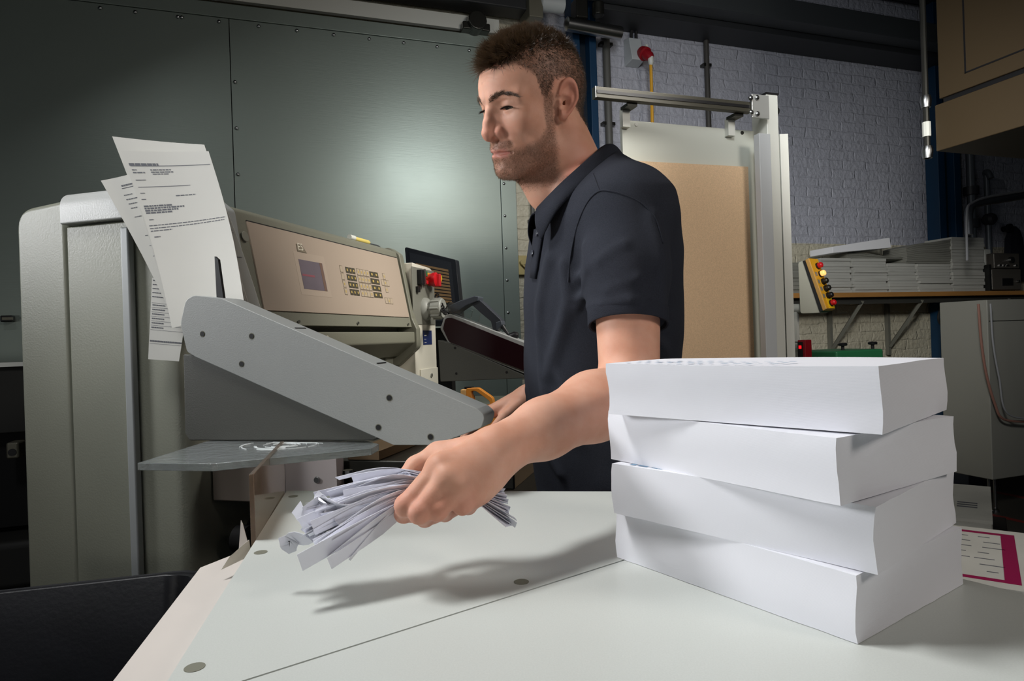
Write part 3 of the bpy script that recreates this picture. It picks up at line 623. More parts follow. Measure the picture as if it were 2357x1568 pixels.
for s, mm, nm in ((.16, M_red, 'red_button'), (.32, mat('lit_lamp', (255, 190, 120), .3, emit=((255, 180, 100), 1.2)), 'lamp_button'), (.47, M_bed, 'grey_button'), (.61, M_bed, 'grey_button'), (.75, M_black, 'black_button'), (.9, M_red, 'stop_switch')):
    c = kf(s, .046) + nn * .002
    r = obj('button_ring', B_(lathe, [(0, .0135), (.006, .0135)], c, nn, 16), M_black, kb)
    obj(nm, B_(lathe, [(0, .011), (.012, .0115), (.016, .008)], c + nn * .006, nn, 16), mm, kb)
    if .2 < s < .8:
        c = kf(s, .014) + nn * .002; bm = new(); e = np.array([0, .008, 0])
        hexa(bm, [c - al * .008 - e, c + al * .008 - e, c + al * .008 + e, c - al * .008 + e], [c - al * .008 - e + nn * .001, c + al * .008 - e + nn * .001, c + al * .008 + e + nn * .001, c - al * .008 + e + nn * .001]); obj('label_plate', bm, mat('label_grey', (130, 126, 118), .5), kb)
c = kf(.9, .046); bm = new(); e = np.array([0, .022, 0])
hexa(bm, [c - al * .02 - e, c + al * .02 - e, c + al * .02 + e, c - al * .02 + e], [c - al * .02 - e + nn * .004, c + al * .02 - e + nn * .004, c + al * .02 + e + nn * .004, c - al * .02 + e + nn * .004]); obj('switch_plate', bm, mat('bright_yellow', (236, 196, 30), .4), kb)
a, b = kp(1822, 710, YK + .035), kp(1845, 710, YK + .035)
obj('arm_tube', B_(cyl, a, b + [.01, 0, 0], .018, 14), M_white_paint, kb)
p = kp(1831, 716, YK + .035)
obj('post', B_(box, p[0] - .009, p[0] + .009, YK + .025, YK + .045, 0, p[2]), M_white_paint, kb)
a, b = kp(1838, 783, YK - .02), kp(1855, 815, YK - .02)
rd = thing('red_reader', 'small red sensor box with a wire handle fixed to the white post', 'sensor', (a[0], YK, b[2] - .02), K)
obj('case', B_(box, a[0], b[0] + .004, YK - .03, YK + .024, b[2] - .03, a[2]), M_red_dark, rd, bevel=.003)
obj('display', B_(box, a[0] + .002, a[0] + .022, YK - .033, YK - .03, b[2] - .02, a[2] - .008), M_black, rd)
obj('led', B_(box, a[0] + .007, a[0] + .017, YK - .035, YK - .033, (a[2] + b[2]) / 2 - .006, (a[2] + b[2]) / 2 + .006), mat('red_led', (255, 20, 30), .4, emit=((255, 20, 30), 1.5)), rd)
h = kp(1825, 788, YK - .01); 
obj('wire_handle', B_(tube, [(a[0], YK - .01, h[2]), (h[0], YK - .01, h[2]), (h[0], YK - .01, h[2] - .035), (a[0], YK - .01, h[2] - .035)], .0025, 8), M_steel, rd)

# green box with two black star knobs, behind the paper blocks
a, b = B.at(1925, 808, Y=2.3), B.at(2034, 803, Y=2.3)
gb = thing('green_box', 'green machine box with two black star knobs behind the paper blocks', 'box', ((a[0] + b[0]) / 2, 2.4, 0), B)
obj('body', B_(box, a[0], b[0], 2.3, 2.55, .55, (a[2] + b[2]) / 2), M_green, gb, bevel=.01)
obj('pedestal', B_(box, a[0] + .04, b[0] - .04, 2.34, 2.51, 0, .55), M_bed, gb)
for u in (1940, 2009):
    x = B.at(u, 808, Y=2.36); z = (a[2] + b[2]) / 2
    obj('star_knob', B_(lathe, [(0, .007), (.018, .007), (.02, .019), (.028, .021), (.033, .016)], (x[0], 2.36, z), (0, 0, 1), 12), M_black, gb)
# ================================================================ PAPER CUTTER (machine frame C)
XP = -.93; Y0P = 1.2; Y1P = 2.085                                  # panel face, near and far end of the head
YA = .98; TA = .056                                                # near arm: outer face and thickness
YC = 1.12                                                          # near side of the cabinet
ca = lambda u, v, Y: C.at(u, v, Y=Y)
cut = thing('paper_cutter', 'large grey and cream paper cutting machine with a slanted arm and a control panel', 'machine', (-1.15, 1.6, 0), C)
# side cabinet
xl = ca(42, 700, YC)[0]; xh = ca(150, 480, YC)[0]; xm = ca(312, 900, YC)[0]; xrt = ca(412, 800, YC)[0]
zl = ca(110, 476, YC)[2]; zh = ca(200, 441, YC)[2]; zhb = ca(200, 519, YC)[2]
bm = new(); prism(bm, rounded([(xl, 0), (xl, zl), (xh, zl + .012), (xh, 0)], [0, .05, 0, 0], 8), 'y', YC, YC + .95)
obj('side_shell', bm, M_machine, cut, bevel=.012, seg=4)
bm = new(); prism(bm, rounded([(xh + .001, YC + .012), (xm, YC + .012), (xrt, YC + .012), (xrt + .012, YC + .95), (xh + .001, YC + .95)], [0, 0, .035, 0, 0], 8), 'z', 0, zhb + .006)
obj('corner_body', bm, M_machine, cut, bevel=.003)
obj('side_door', B_(box, xh + .004, xm - .002, YC - .002, YC + .011, .1, zhb), M_machine, cut, bevel=.003)
obj('door_trim', B_(box, xm - .022, xm - .001, YC - .006, YC + .011, .1, zhb - .012), mat('trim_grey', (170, 174, 174), .35), cut, bevel=.004)
bm = new(); prism(bm, rounded([(YC - .016, zhb + .004), (YC - .016, zh), (YC + .1, zh + .002), (YC + .1, zhb + .004)], [.004, .05, .03, 0], 8), 'x', xh + .002, -1.0)
obj('rounded_hood', bm, M_machine_top, cut, bevel=.004)
obj('rear_body', B_(box, xl + .05, -1.0, YC + .9, 2.3, 0, 1.25), M_machine, cut, bevel=.01)
# front below the arm, its shade put into the dark grey, with hose ports
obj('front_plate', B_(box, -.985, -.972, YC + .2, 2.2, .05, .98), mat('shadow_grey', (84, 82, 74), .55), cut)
for u, v in ((548, 1240), (585, 1215)):
    p = C.at(u, v, X=-.972)
    obj('hose_port', B_(lathe, [(0, .03), (.03, .03), (.032, .022), (.01, .02)], p, (1, 0, 0), 18), M_rubber, cut)
# bridge head with control panel: cross section in x/z, runs along y
zpb, zpt = 1.226, 1.437; XT = XP - .04
sec = [(XP + .004, zpb - .03), (XP - .002, zpb), (XT - .002, zpt), (XT - .006, zpt + .018), (XT - .03, zpt + .03), (XT - .2, zpt + .03), (XT - .2, zpb - .1), (XP - .05, zpb - .1), (XP - .05, zpb - .03)]
bm = new(); prism(bm, rounded(sec, [0, 0, 0, .012, .02, .02, 0, 0, 0], 4), 'y', Y0P + .03, Y1P - .01)
obj('head_frame', bm, M_dark_grey, cut, bevel=.002)
cap = [(XP + .012, zpb - .035), (XP + .002, zpb), (XT + .004, zpt + .012), (XT - .03, zpt + .04), (XT - .22, zpt + .04), (XT - .22, zpb - .14), (XP - .06, zpb - .14), (XP + .012, zpb - .08)]
bm = new(); prism(bm, rounded(cap, [.004, .01, .02, .03, .02, 0, 0, .02], 5), 'y', Y0P, Y0P + .035)
obj('near_end_cap', bm, M_arm, cut, bevel=.004, seg=3)
cap2 = [(XP + .022, zpb - .035), (XP + .006, zpb), (XT + .006, zpt + .012), (XT - .03, zpt + .036), (XT - .22, zpt + .036), (XT - .22, zpb - .16), (XP - .05, zpb - .16), (XP + .022, zpb - .1)]
bm = new(); prism(bm, rounded(cap2, [.004, .01, .02, .03, .02, 0, .02, .02], 5), 'y', Y1P - .02, Y1P + .012)
obj('far_end_cap', bm, M_dark_grey, cut, bevel=.004, seg=3)
up = np.array([XT - XP, 0, zpt - zpb]); UL = np.linalg.norm(up); up /= UL; nrm = np.array([up[2], 0, -up[0]])
P0c = np.array([XP, 0, zpb])
def pp(y, t, n=0.0): return P0c + np.array([0, y, 0]) + up * t + nrm * n                  # point on the panel plane
def pq(u, v): q = C.plane(u, v, P0c, nrm); return q[1], (q - P0c) @ up                      # pixel -> (y, t) on the panel plane
def pbox(bm, ya, yb, ta, tb, n0, n1): hexa(bm, [pp(ya, ta, n0), pp(yb, ta, n0), pp(yb, tb, n0), pp(ya, tb, n0)], [pp(ya, ta, n1), pp(yb, ta, n1), pp(yb, tb, n1), pp(ya, tb, n1)])
ya, yb = Y0P + .075, Y1P - .03
bm = new(); pbox(bm, ya, yb, .004, UL - .004, -.004, .0015); pnl = obj('control_panel', bm, M_panel, cut)
bm = new(); pbox(bm, ya, yb, UL - .004, UL - .001, -.004, .001); obj('panel_gap', bm, M_rubber, cut)
(sy0, st1), (sy1, _), (_, st0) = pq(685, 597), pq(748, 606), pq(697, 665)
sy1 = pq(752, 668)[0]
bm = new(); pbox(bm, sy0 - .016, sy1 + .016, st0 - .016, st1 + .02, .001, .0018); obj('screen_frame', bm, mat('panel_film_light', (168, 153, 137), .55), pnl)
bm = new(); pbox(bm, sy0, sy1, st0, st1, .001, .0024)
scr = obj('screen', bm, mat('lcd_screen', (100, 92, 98), .35, noise=(14, .1), emit=((92, 82, 92), .1)), pnl)
bm = new(); pbox(bm, sy0 + .004, sy0 + (sy1 - sy0) * .55, st0 + (st1 - st0) * .44, st0 + (st1 - st0) * .51, .0022, .0027); obj('red_text_row', bm, mat('lcd_red', (140, 84, 92), .4), pnl)
bm = new(); pbox(bm, sy1 - .014, sy1 - .002, st0, st1, .0022, .0027); obj('screen_edge', bm, mat('lcd_edge', (112, 90, 78), .4), pnl)
# slanted model label
ly0, lt0 = pq(683, 580); ly1 = pq(706, 586)[0]; lt1 = pq(682, 563)[1]
bm = new(); q = lambda y, t, n: pp(y, t, n); m_ = ly0 + (ly1 - ly0) * .62
hexa(bm, [q(ly0, lt0, .001), q(ly1, lt0, .001), q(m_, lt1, .001), q(ly0, lt1, .001)], [q(ly0, lt0, .0018), q(ly1, lt0, .0018), q(m_, lt1, .0018), q(ly0, lt1, .0018)])
obj('label_border', bm, mat('label_edge', (96, 88, 74), .5), pnl)
bm = new(); i_ = .0022
hexa(bm, [q(ly0 + i_, lt0 + i_, .002), q(ly1 - 2 * i_, lt0 + i_, .002), q(m_ - i_, lt1 - i_, .002), q(ly0 + i_, lt1 - i_, .002)], [q(ly0 + i_, lt0 + i_, .0022), q(ly1 - 2 * i_, lt0 + i_, .0022), q(m_ - i_, lt1 - i_, .0022), q(ly0 + i_, lt1 - i_, .0022)])
obj('label_face', bm, mat('label_face', (128, 118, 100), .5), pnl)
M_letter = mat('letter_cream', (214, 208, 190), .5)
obj('lettering', text_bm('E5', .026, pp(ly0 + .004, lt0 + .006, .0024), (0, 1, 0), up, .0003), M_letter, pnl)
# keys
M_key_d, M_key_l, M_key_t = mat('key_dark', (66, 62, 48), .45), mat('key_light', (166, 152, 132), .45), mat('key_print', (176, 152, 88), .5)
ky0, kt0 = pq(779.5, 612); ky9, _ = pq(893, 640); _, kt9 = pq(800, 680)
yA0 = pq(792, 613)[0]; yA1 = pq(815, 620)[0]; yB0 = pq(818.5, 620)[0]; yB1 = pq(847, 627)[0]; yC1 = pq(867.5, 632)[0]; yD0 = pq(873, 632)[0]
tTop = (pq(792, 613)[1] + pq(866, 627)[1]) / 2; tBot = (pq(801, 681)[1] + pq(872, 688)[1]) / 2; rh = (tTop - tBot) / 4
def key(y0, y1, r, dark, prn=True, rows=1):
    t1 = tTop - r * rh - .0015; t0 = tTop - (r + rows) * rh + .0025
    bm = new(); pbox(bm, y0 + .001, y1 - .001, t0, t1, .001, .0024)
    k = obj('key', bm, M_key_d if dark else M_key_l, pnl, bevel=.0004)
    if not dark:
        bm = new(); pbox(bm, y0, y1, t0 - .0014, t1 + .0012, .001, .002); obj('key_surround', bm, mat('key_gap', (96, 84, 68), .6), pnl)  # darker plate slightly larger than the light key
    if prn:
        bm = new(); c = (y0 + y1) / 2; w_ = (y1 - y0) * .16; tm = (t0 + t1) / 2
        pbox(bm, c - w_, c + w_, tm - rh * .16, tm + rh * .16, .002, .0028); obj('key_symbol', bm, M_key_t, pnl)
wA = (yA1 - yA0) / 3; wB = (yB1 - yB0) / 4; wC = (yC1 - yB1) / 2
for r in range(4):
    key(ky0, ky0 + wA * .85, r, False, r > 1)
    for c in range(3): key(yA0 + c * wA, yA0 + (c + 1) * wA, r, True)
    for c in range(4): key(yB0 + c * wB, yB0 + (c + 1) * wB, r, False, not (r == 3 and c == 2))
    for c in range(2): key(yB1 + c * wC + .004, yB1 + (c + 1) * wC + .004, r, True)
    if r in (1, 2): key(yB1 - wB * .1, yB1 + .003, r, True, False)
wD = wB * .95
for (c, r) in ((1, 0), (0, 1), (1, 1), (2, 1), (1, 2), (0, 3.7), (1, 3.7), (2, 3.7)): key(yD0 + c * wD, yD0 + (c + 1) * wD, r, False, c == 1)
# seal dot and screws on the frame
y_, t_ = pq(570, 547)
bm = new(); lathe(bm, [(0, .012), (.001, .011)], pp(Y0P + .055, t_, .004), nrm, 18); obj('round_cap', bm, mat('cap_light', (132, 132, 120), .5), cut)
for yy in (Y0P + .2, (Y0P + Y1P) / 2 + .05, Y1P - .05):
    obj('screw', B_(lathe, [(0, .004), (.002, .004)], (XP + .005, yy, zpb - .02), (1, 0, 0), 10), M_steel, cut)
# dark slot, then the rounded lower lip with the model name
obj('slot', B_(box, XP - .07, XP - .05, Y0P + .03, Y1P - .01, zpb - .06, zpb - .02), M_rubber, cut)
lip = [(XP + .014, zpb - .046), (XP + .014, zpb - .082), (XP - .05, zpb - .128), (XP - .12, zpb - .128), (XP - .12, zpb - .046)]
bm = new(); prism(bm, rounded(lip, [.004, .01, .01, 0, 0], 4), 'y', Y0P + .03, Y1P - .02); obj('lower_lip', bm, M_dark_grey, cut, bevel=.002)
yt1 = C.at(757, 783, X=XP + .0145)
lb = text_bm('POLAR 78', .03, (XP + .0145, 0, zpb - .076), (0, 1, 0), (0, 0, 1), .0003)
bmesh.ops.translate(lb, verts=lb.verts, vec=(0, yt1[1] - max(v.co.y for v in lb.verts), 0))
obj('lettering', lb, M_letter, cut)
for y in (1.62, 1.7, 1.78): obj('guide_rod', B_(cyl, (XP - .04, y, .9), (XP - .06, y + .06, zpb - .12), .012, 10), M_bed, cut)
obj('blade_cover', B_(box, XP - .16, XP - .1, Y0P + .06, Y1P - .03, .93, zpb - .12), mat('blade_dark', (40, 40, 38), .4, .5), cut)
# far column with switches
XK = -.93
c0 = C.at(932, 600, X=XK); c1 = C.at(1003, 760, X=XK); cz = c0[2]
bm = new(); prism(bm, rounded([(Y1P + .013, .9), (c1[1], .9), (c1[1], cz - .006), (Y1P + .013, cz + .0)], [0, 0, .05, .004], 6), 'x', XK - .25, XK)
colm = obj('switch_column', bm, mat('column_cream', (222, 218, 202), .42, noise=(6, .03)), cut, bevel=.004)
def cx(u, v, X=XK): return C.at(u, v, X=X)
def xbox(bm, u0, v0, u1, v1, x0, x1):
    """plate on the column: two opposite corners in the photograph"""
    a, b = cx(u0, v0), cx(u1, v1); box(bm, x0, x1, min(a[1], b[1]), max(a[1], b[1]), min(a[2], b[2]), max(a[2], b[2]))
bm = new(); xbox(bm, 946, 613, 1001, 748, XK, XK + .003); obj('switch_plate', bm, mat('plate_grey', (124, 124, 114), .4), cut, bevel=.001)
bm = new(); xbox(bm, 957, 621, 969, 657, XK + .003, XK + .022); obj('push_switch', bm, M_black, cut, bevel=.002)
bm = new(); xbox(bm, 962, 620, 966, 657, XK + .022, XK + .025); obj('chrome_bezel', bm, M_steel, cut)
bm = new(); xbox(bm, 967, 624, 973, 638, XK + .003, XK + .02); obj('green_button', bm, M_green, cut, bevel=.002)
bm = new(); xbox(bm, 970, 646, 975, 655, XK + .003, XK + .02); obj('red_button', bm, M_red, cut, bevel=.002)
bm = new(); xbox(bm, 974, 627, 990, 658, XK + .003, XK + .008); obj('yellow_plate', bm, M_yellow, cut, bevel=.001)
p = cx(981, 645)
es = obj('main_switch', B_(lathe, [(0, .02), (.012, .022), (.02, .026), (.032, .026), (.036, .018)], (XK + .008, p[1], p[2]), (1, 0, 0), 20), M_red, cut)
bm = new(); box(bm, XK + .03, XK + .056, p[1] - .008, p[1] + .008, p[2] - .026, p[2] + .02); obj('switch_grip', bm, M_red, cut, bevel=.003)
bm = new(); lathe(bm, [(0, .014), (.016, .014), (.018, .01)], (XK + .03, p[1] + .026, p[2] + .006), (1, 0, 0), 14); obj('yellow_tab', bm, mat('bright_yellow', (236, 196, 30), .4), cut)
p = cx(957, 665)
obj('key_switch', B_(box, XK + .003, XK + .012, p[1] - .008, p[1] + .012, p[2] - .012, p[2] + .008), M_black, cut)
p = cx(977, 712)
bm = new(); lathe(bm, [(0, .042), (.01, .04), (.02, .03), (.03, .03), (.031, .034), (.066, .036), (.07, .033)], (XK + .003, p[1], p[2]), (1, 0, 0), 28)
for k in range(8):
    a = k * math.pi / 4; c = np.array([0, math.cos(a), math.sin(a)]) * .0355
    cyl(bm, (XK + .034, p[1] + c[1], p[2] + c[2]), (XK + .066, p[1] + c[1], p[2] + c[2]), .004, 6)
obj('hand_knob', bm, mat('knob_grey', (150, 152, 144), .4), cut)
bm = new(); xbox(bm, 973, 761, 994, 793, XK, XK + .001); stk = obj('blue_sticker', bm, mat('sticker_blue', (26, 44, 96), .5), cut)
a, b = cx(976, 779), cx(988, 771)
bm = new()
for k, (w_, h_) in enumerate(((.022, .004), (.016, .0015), (.018, .0015))): box(bm, XK + .001, XK + .0014, a[1], a[1] + w_, a[2] + .008 - k * .012, a[2] + .008 + h_ - k * .012)
obj('sticker_print', bm, M_letter, stk)
bm = new(); xbox(bm, 966, 851, 1007, 890, XK, XK + .004); obj('service_flap', bm, mat('column_cream', (206, 202, 184), .42), cut, bevel=.001)
p = cx(990, 864); obj('lock', B_(lathe, [(0, .007), (.004, .007)], (XK + .004, p[1], p[2]), (1, 0, 0), 14), M_steel, cut)
# arms: outline in x/z
def axz(*uv): return [tuple(ca(u, v, YA)[[0, 2]]) for u, v in uv]
arm = axz((427, 690), (446, 680), (508, 686), (1098, 941), (1117, 957), (1108, 985), (1000, 1025), (905, 1025), (868, 1008), (450, 822), (430, 810), (415, 745))
bm = new(); prism(bm, rounded(arm, [.02, .02, .01, .01, .012, .01, .01, .01, .004, .01, .012, .03], 5), 'y', YA, YA + TA)
na = obj('near_arm', bm, M_arm, cut, bevel=.02, seg=6)
for u, v in ((466, 769), (579, 774), (556, 838), (896, 916), (871, 984), (991, 1006)):
    p = ca(u, v, YA); obj('screw_hole', B_(lathe, [(0, .0045), (.0012, .0045)], (p[0], YA + .0004, p[2]), (0, -1, 0), 14), M_rubber, na)
    obj('hole_rim', B_(lathe, [(0, .0058), (.0006, .0058)], (p[0], YA + .0004, p[2]), (0, -1, 0), 14), M_dark_grey, na)
# seams across the sloping top
d_ = np.array(arm[3]) - np.array(arm[2]); d_ /= np.linalg.norm(d_)
for u, v in ((668, 757), (858, 840)):
    p = np.array(axz((u, v))[0]); q = p + d_ * .002; nn = np.array([-d_[1], d_[0]]) * .0012
    k = ((np.array(arm[2]) - p) @ np.array([-d_[1], d_[0]])); off = np.array([-d_[1], d_[0]]) * k
    bm = new(); prism(bm, [tuple(p + off - nn), tuple(q + off - nn), tuple(q + off + nn), tuple(p + off + nn)], 'y', YA + .012, YA + TA - .012); obj('top_seam', bm, M_rubber, na)
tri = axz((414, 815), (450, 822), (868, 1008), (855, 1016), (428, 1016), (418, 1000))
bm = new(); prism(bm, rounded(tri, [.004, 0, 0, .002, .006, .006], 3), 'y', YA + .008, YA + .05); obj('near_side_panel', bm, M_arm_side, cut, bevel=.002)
a, b = ca(505, 590, YA + .023), ca(514, 690, YA + .023)
bm = new(); hexa(bm, [(a[0] - .006, YA + .02, b[2] - .03), (a[0] + .012, YA + .02, b[2] - .03), (a[0] + .012, YA + .026, b[2] - .03), (a[0] - .006, YA + .026, b[2] - .03)],
                 [(a[0] - .008, YA + .02, a[2]), (a[0] - .001, YA + .02, a[2] - .006), (a[0] - .001, YA + .026, a[2] - .006), (a[0] - .008, YA + .026, a[2])])
obj('guide_bar', bm, M_black, cut)
# far arm with its dark red window: the same housing on the other side of the table
YF = 2.0
def fxz(*uv): return [tuple(ca(u, v, YF)[[0, 2]]) for u, v in uv]
fa = fxz((1012, 757), (1022, 726), (1036, 722), (1204, 787), (1330, 838), (1420, 900), (1330, 906), (1203, 860), (1030, 790))
bm = new(); prism(bm, rounded(fa, [.012, .015, .015, 0, 0, .01, .01, 0, .02], 4), 'y', YF + .004, YF + TA); obj('far_arm', bm, M_arm, cut, bevel=.003)
fw = fxz((1020, 757), (1026, 732), (1040, 732), (1204, 797), (1326, 846), (1400, 895), (1320, 896), (1203, 852), (1034, 787))
bm = new(); prism(bm, rounded(fw, [.01, .012, .012, 0, 0, .01, .01, 0, .015], 4), 'y', YF - .002, YF + .006); obj('red_window', bm, M_window, cut)
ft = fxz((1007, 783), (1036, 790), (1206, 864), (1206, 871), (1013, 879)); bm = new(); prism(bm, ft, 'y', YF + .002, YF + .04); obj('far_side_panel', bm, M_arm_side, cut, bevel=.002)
for u, v in ((1047, 801), (1050, 860), (1166, 857)):
    p = ca(u, v, YF); obj('screw', B_(lathe, [(0, .004), (.001, .004)], (p[0], YF + .002, p[2]), (0, -1, 0), 12), M_rubber, cut)
# acrylic shelf plate under the near arm
zpl = ca(640, 1016, YA)[2] - .002
pl_ = [C.at(u, v, Z=zpl)[:2] for u, v in ((316, 1066), (488, 1068), (855, 1032), (872, 1022), (850, 1012), (455, 1019))]
pl_[4] = np.array([pl_[4][0], YA + .03]); pl_[5] = np.array([pl_[5][0], YA + .03])
bm = new(); prism(bm, [tuple(q) for q in pl_], 'z', zpl - .011, zpl); 
M_scratch = mat('scratched_acrylic', (214, 222, 222), .14, trans=.86, ior=1.4, spec=.7, bump=(45, .5))
shf = obj('acrylic_shelf', bm, M_scratch, cut, bevel=.001)
bm = new(); sc0 = C.at(655, 1025, Z=zpl); rsc = random.Random(5)
for k in range(30):
    r_, a0_ = rsc.uniform(.012, .062), rsc.uniform(0, 6.28); n_ = 9; L_ = rsc.uniform(.3, 1.5)
    pts_ = [np.array([min(sc0[0] + r_ * 1.25 * math.cos(a0_ + L_ * i / n_) + rsc.uniform(-.0006, .0006), -.50), min(sc0[1] + r_ * .9 * math.sin(a0_ + L_ * i / n_), YA - .002), zpl + .0002]) for i in range(n_ + 1)]
    tube(bm, pts_, rsc.uniform(.0004, .0010), 5)
obj('scuff_marks', bm, mat('scuff_white', (216, 222, 222), .25, spec=.8), shf)
# grey box under the plate and white guide behind the table edge
YG = 1.22
YB_ = 1.195; a, b = ca(487, 1058, YB_), ca(596, 1157, YB_)
bm = new(); box(bm, a[0], b[0], YB_, YB_ + .12, b[2], a[2] + .03); obj('sensor_housing', bm, mat('housing_taupe', (128, 118, 108), .5), cut, bevel=.003)
a, b = ca(655, 1040, YG + .02), ca(776, 1131, YG + .02)
obj('white_fence', B_(box, a[0], b[0], YG + .02, YG + .05, b[2] - .03, a[2]), mat('fence_white', (206, 196, 194), .5), cut)
p = ca(730, 1105, YG + .02); obj('fence_screw', B_(lathe, [(0, .008), (.004, .006)], (p[0], YG + .02, p[2]), (0, -1, 0), 12), M_steel, cut)
bm = new(); box(bm, -.94, -.36, YG + .06, 2.22, .84, .895); obj('cutting_table', bm, M_bed, cut, bevel=.004)
obj('wood_strip', B_(box, b[0] + .005, b[0] + .08, YG + .06, YG + .5, .896, .915), mat('strip_brown', (104, 84, 60), .5), cut)
obj('backgauge', B_(box, -.93, -.74, 1.9, 2.08, .896, .95), mat('gauge_beige', (150, 142, 124), .5), cut, bevel=.004)
for u, v in ((800, 1073), (850, 1052)):
    p = C.at(u, v, Z=.93); obj('bolt_head', B_(lathe, [(0, .01), (.008, .009)], (p[0], p[1], .915 if u < 820 else .896), (0, 0, 1), 8), M_steel, cut)
obj('pedestal', B_(box, -.93, -.45, YG + .1, 2.15, 0, .84), mat('pedestal_dark', (52, 52, 48), .55), cut)
# things lying on or standing by the machine
a, b = C.at(812, 551, X=XT - .05), C.at(866, 567, X=XT - .05); zt = zpt + .031
mk = thing('correction_pen', 'white and yellow pen lying on top of the cutter head', 'pen', (a[0], a[1], zt), C)
obj('barrel', B_(lathe, [(0, .004), (.01, .007), (.09, .007), (.1, .004)], (XT - .045, a[1], zt + .008), (0, 1, 0), 12), mat('pen_yellow', (220, 200, 110), .4), mk)
obj('cap', B_(lathe, [(0, .008), (.03, .008)], (XT - .045, a[1] - .03, zt + .009), (0, 1, 0), 12), M_white_paint, mk)
obj('silver_pen', B_(lathe, [(0, .004), (.02, .005), (.12, .005), (.14, .001)], (XT - .06, a[1] + .05, zt + .006), (0.06, 1, 0), 10), M_steel, fr=C, label='thin silver pen lying beyond the white and yellow pen on the cutter head', cat='pen')
# monitor
YM = 2.5
def mx(u, v): p = ca(u, v, YM); return (p[0], p[2])
mo = thing('monitor', 'black monitor screen standing behind the switch column', 'monitor', (ca(1000, 700, YM)[0], YM, .9), C)
bm = new(); prism(bm, rounded([mx(931, 568), mx(1049, 598), mx(1064, 750), mx(948, 752)], .008, 3), 'y', YM, YM + .04); obj('bezel', bm, mat('monitor_black', (30, 34, 40), .35), mo, bevel=.003)
bm = new(); prism(bm, [mx(942, 581), mx(1038, 604), mx(1053, 740), mx(958, 740)], 'y', YM - .002, YM + .002); obj('screen', bm, mat('monitor_dark', (44, 48, 54), .3), mo)
bm = new(); 
for k in range(11):
    v = 606 + k * 8; prism(bm, [mx(958, v), mx(1032 + k * .8, v + 15 - k * .8), mx(1033 + k * .8, v + 20 - k * .8), mx(958, v + 5)], 'y', YM - .004, YM - .001)
obj('screen_rows', bm, mat('screen_brown', (120, 96, 66), .4, emit=((120, 96, 66), .15)), mo)
obj('stand', B_(box, ca(1000, 700, YM)[0] - .03, ca(1000, 700, YM)[0] + .05, YM + .04, YM + .08, .9, 1.2), M_black, mo)
obj('base_plate', B_(box, ca(1000, 700, YM)[0] - .1, ca(1000, 700, YM)[0] + .12, YM - .05, YM + .12, .9, .912), M_black, mo)
obj('side_bench', B_(box, -1.35, -.42, 2.31, 2.72, .6, .9), mat('bench_green_grey', (138, 142, 126), .5), fr=C, bevel=.004, label='grey green bench behind the far arm of the cutter', cat='bench')
# barcode scanner in a clear cradle on the far arm
YS_ = YF + .03
def sc(u, v): p = ca(u, v, YS_); return (p[0], p[2])
scn = thing('barcode_scanner', 'dark grey hand held barcode scanner lying on the far arm', 'scanner', (ca(1100, 740, YS_)[0], YS_, ca(1100, 760, YS_)[2]), C)
bm = new(); prism(bm, rounded([sc(1040, 705), sc(1062, 694), sc(1098, 682), sc(1108, 684), (sc(1106, 694)), sc(1080, 704), sc(1062, 716), sc(1046, 722)], .004, 3), 'y', YS_ - .028, YS_ + .028); obj('head', bm, mat('scanner_grey', (62, 68, 76), .4), scn, bevel=.006)
bm = new(); prism(bm, rounded([sc(1088, 700), sc(1106, 690), sc(1118, 700), sc(1156, 736), sc(1158, 742), sc(1146, 762), sc(1138, 758), sc(1134, 740), sc(1112, 722)], .005, 3), 'y', YS_ - .02, YS_ + .02); obj('grip', bm, mat('scanner_dark', (44, 48, 54), .45), scn, bevel=.006)
bm = new(); prism(bm, [sc(1144, 742), sc(1158, 738), sc(1160, 748), sc(1147, 762)], 'y', YS_ - .021, YS_ + .021); obj('grip_end', bm, mat('scanner_grey', (62, 68, 76), .4), scn, bevel=.003)
p, q = ca(1154, 748, YS_), ca(1170, 770, YS_)
obj('cable_sleeve', B_(tube, [p, q], [.008, .004], 10), M_black, scn)
bm = new()
P = [sc(1034, 716), sc(1044, 696), sc(1098, 716), sc(1092, 742), ]
prism(bm, P, 'y', YS_ - .045, YS_ - .042); prism(bm, P, 'y', YS_ + .04, YS_ + .043); prism(bm, [P[0], P[1], (P[1][0] + .004, P[1][1]), (P[0][0] + .004, P[0][1])], 'y', YS_ - .042, YS_ + .04)
obj('scanner_cradle', bm, M_clear, fr=C, label='clear plastic cradle holding the barcode scanner', cat='holder')
cc = []
a, b = ca(1005, 680, 2.2), ca(1036, 722, 2.12)
for k in range(120): t = k / 119; cc.append(a * (1 - t) + b * t + np.array([.008 * math.cos(k * .55), 0, .008 * math.sin(k * .55)]) + np.array([0, 0, -.02 * math.sin(math.pi * t)]))
obj('coiled_cable', B_(tube, cc, .003, 6), M_black, fr=C, label='black coiled cable between the monitor and the scanner', cat='cable')
p = ca(1180, 770, YS_)
obj('cable_end', B_(lathe, [(0, .012), (.03, .014), (.04, .008)], p - [.02, 0, .012], (1, 0, .3), 12), M_black, fr=C, label='small black cable end lying on the far arm beside the man\'s shirt', cat='cable end')
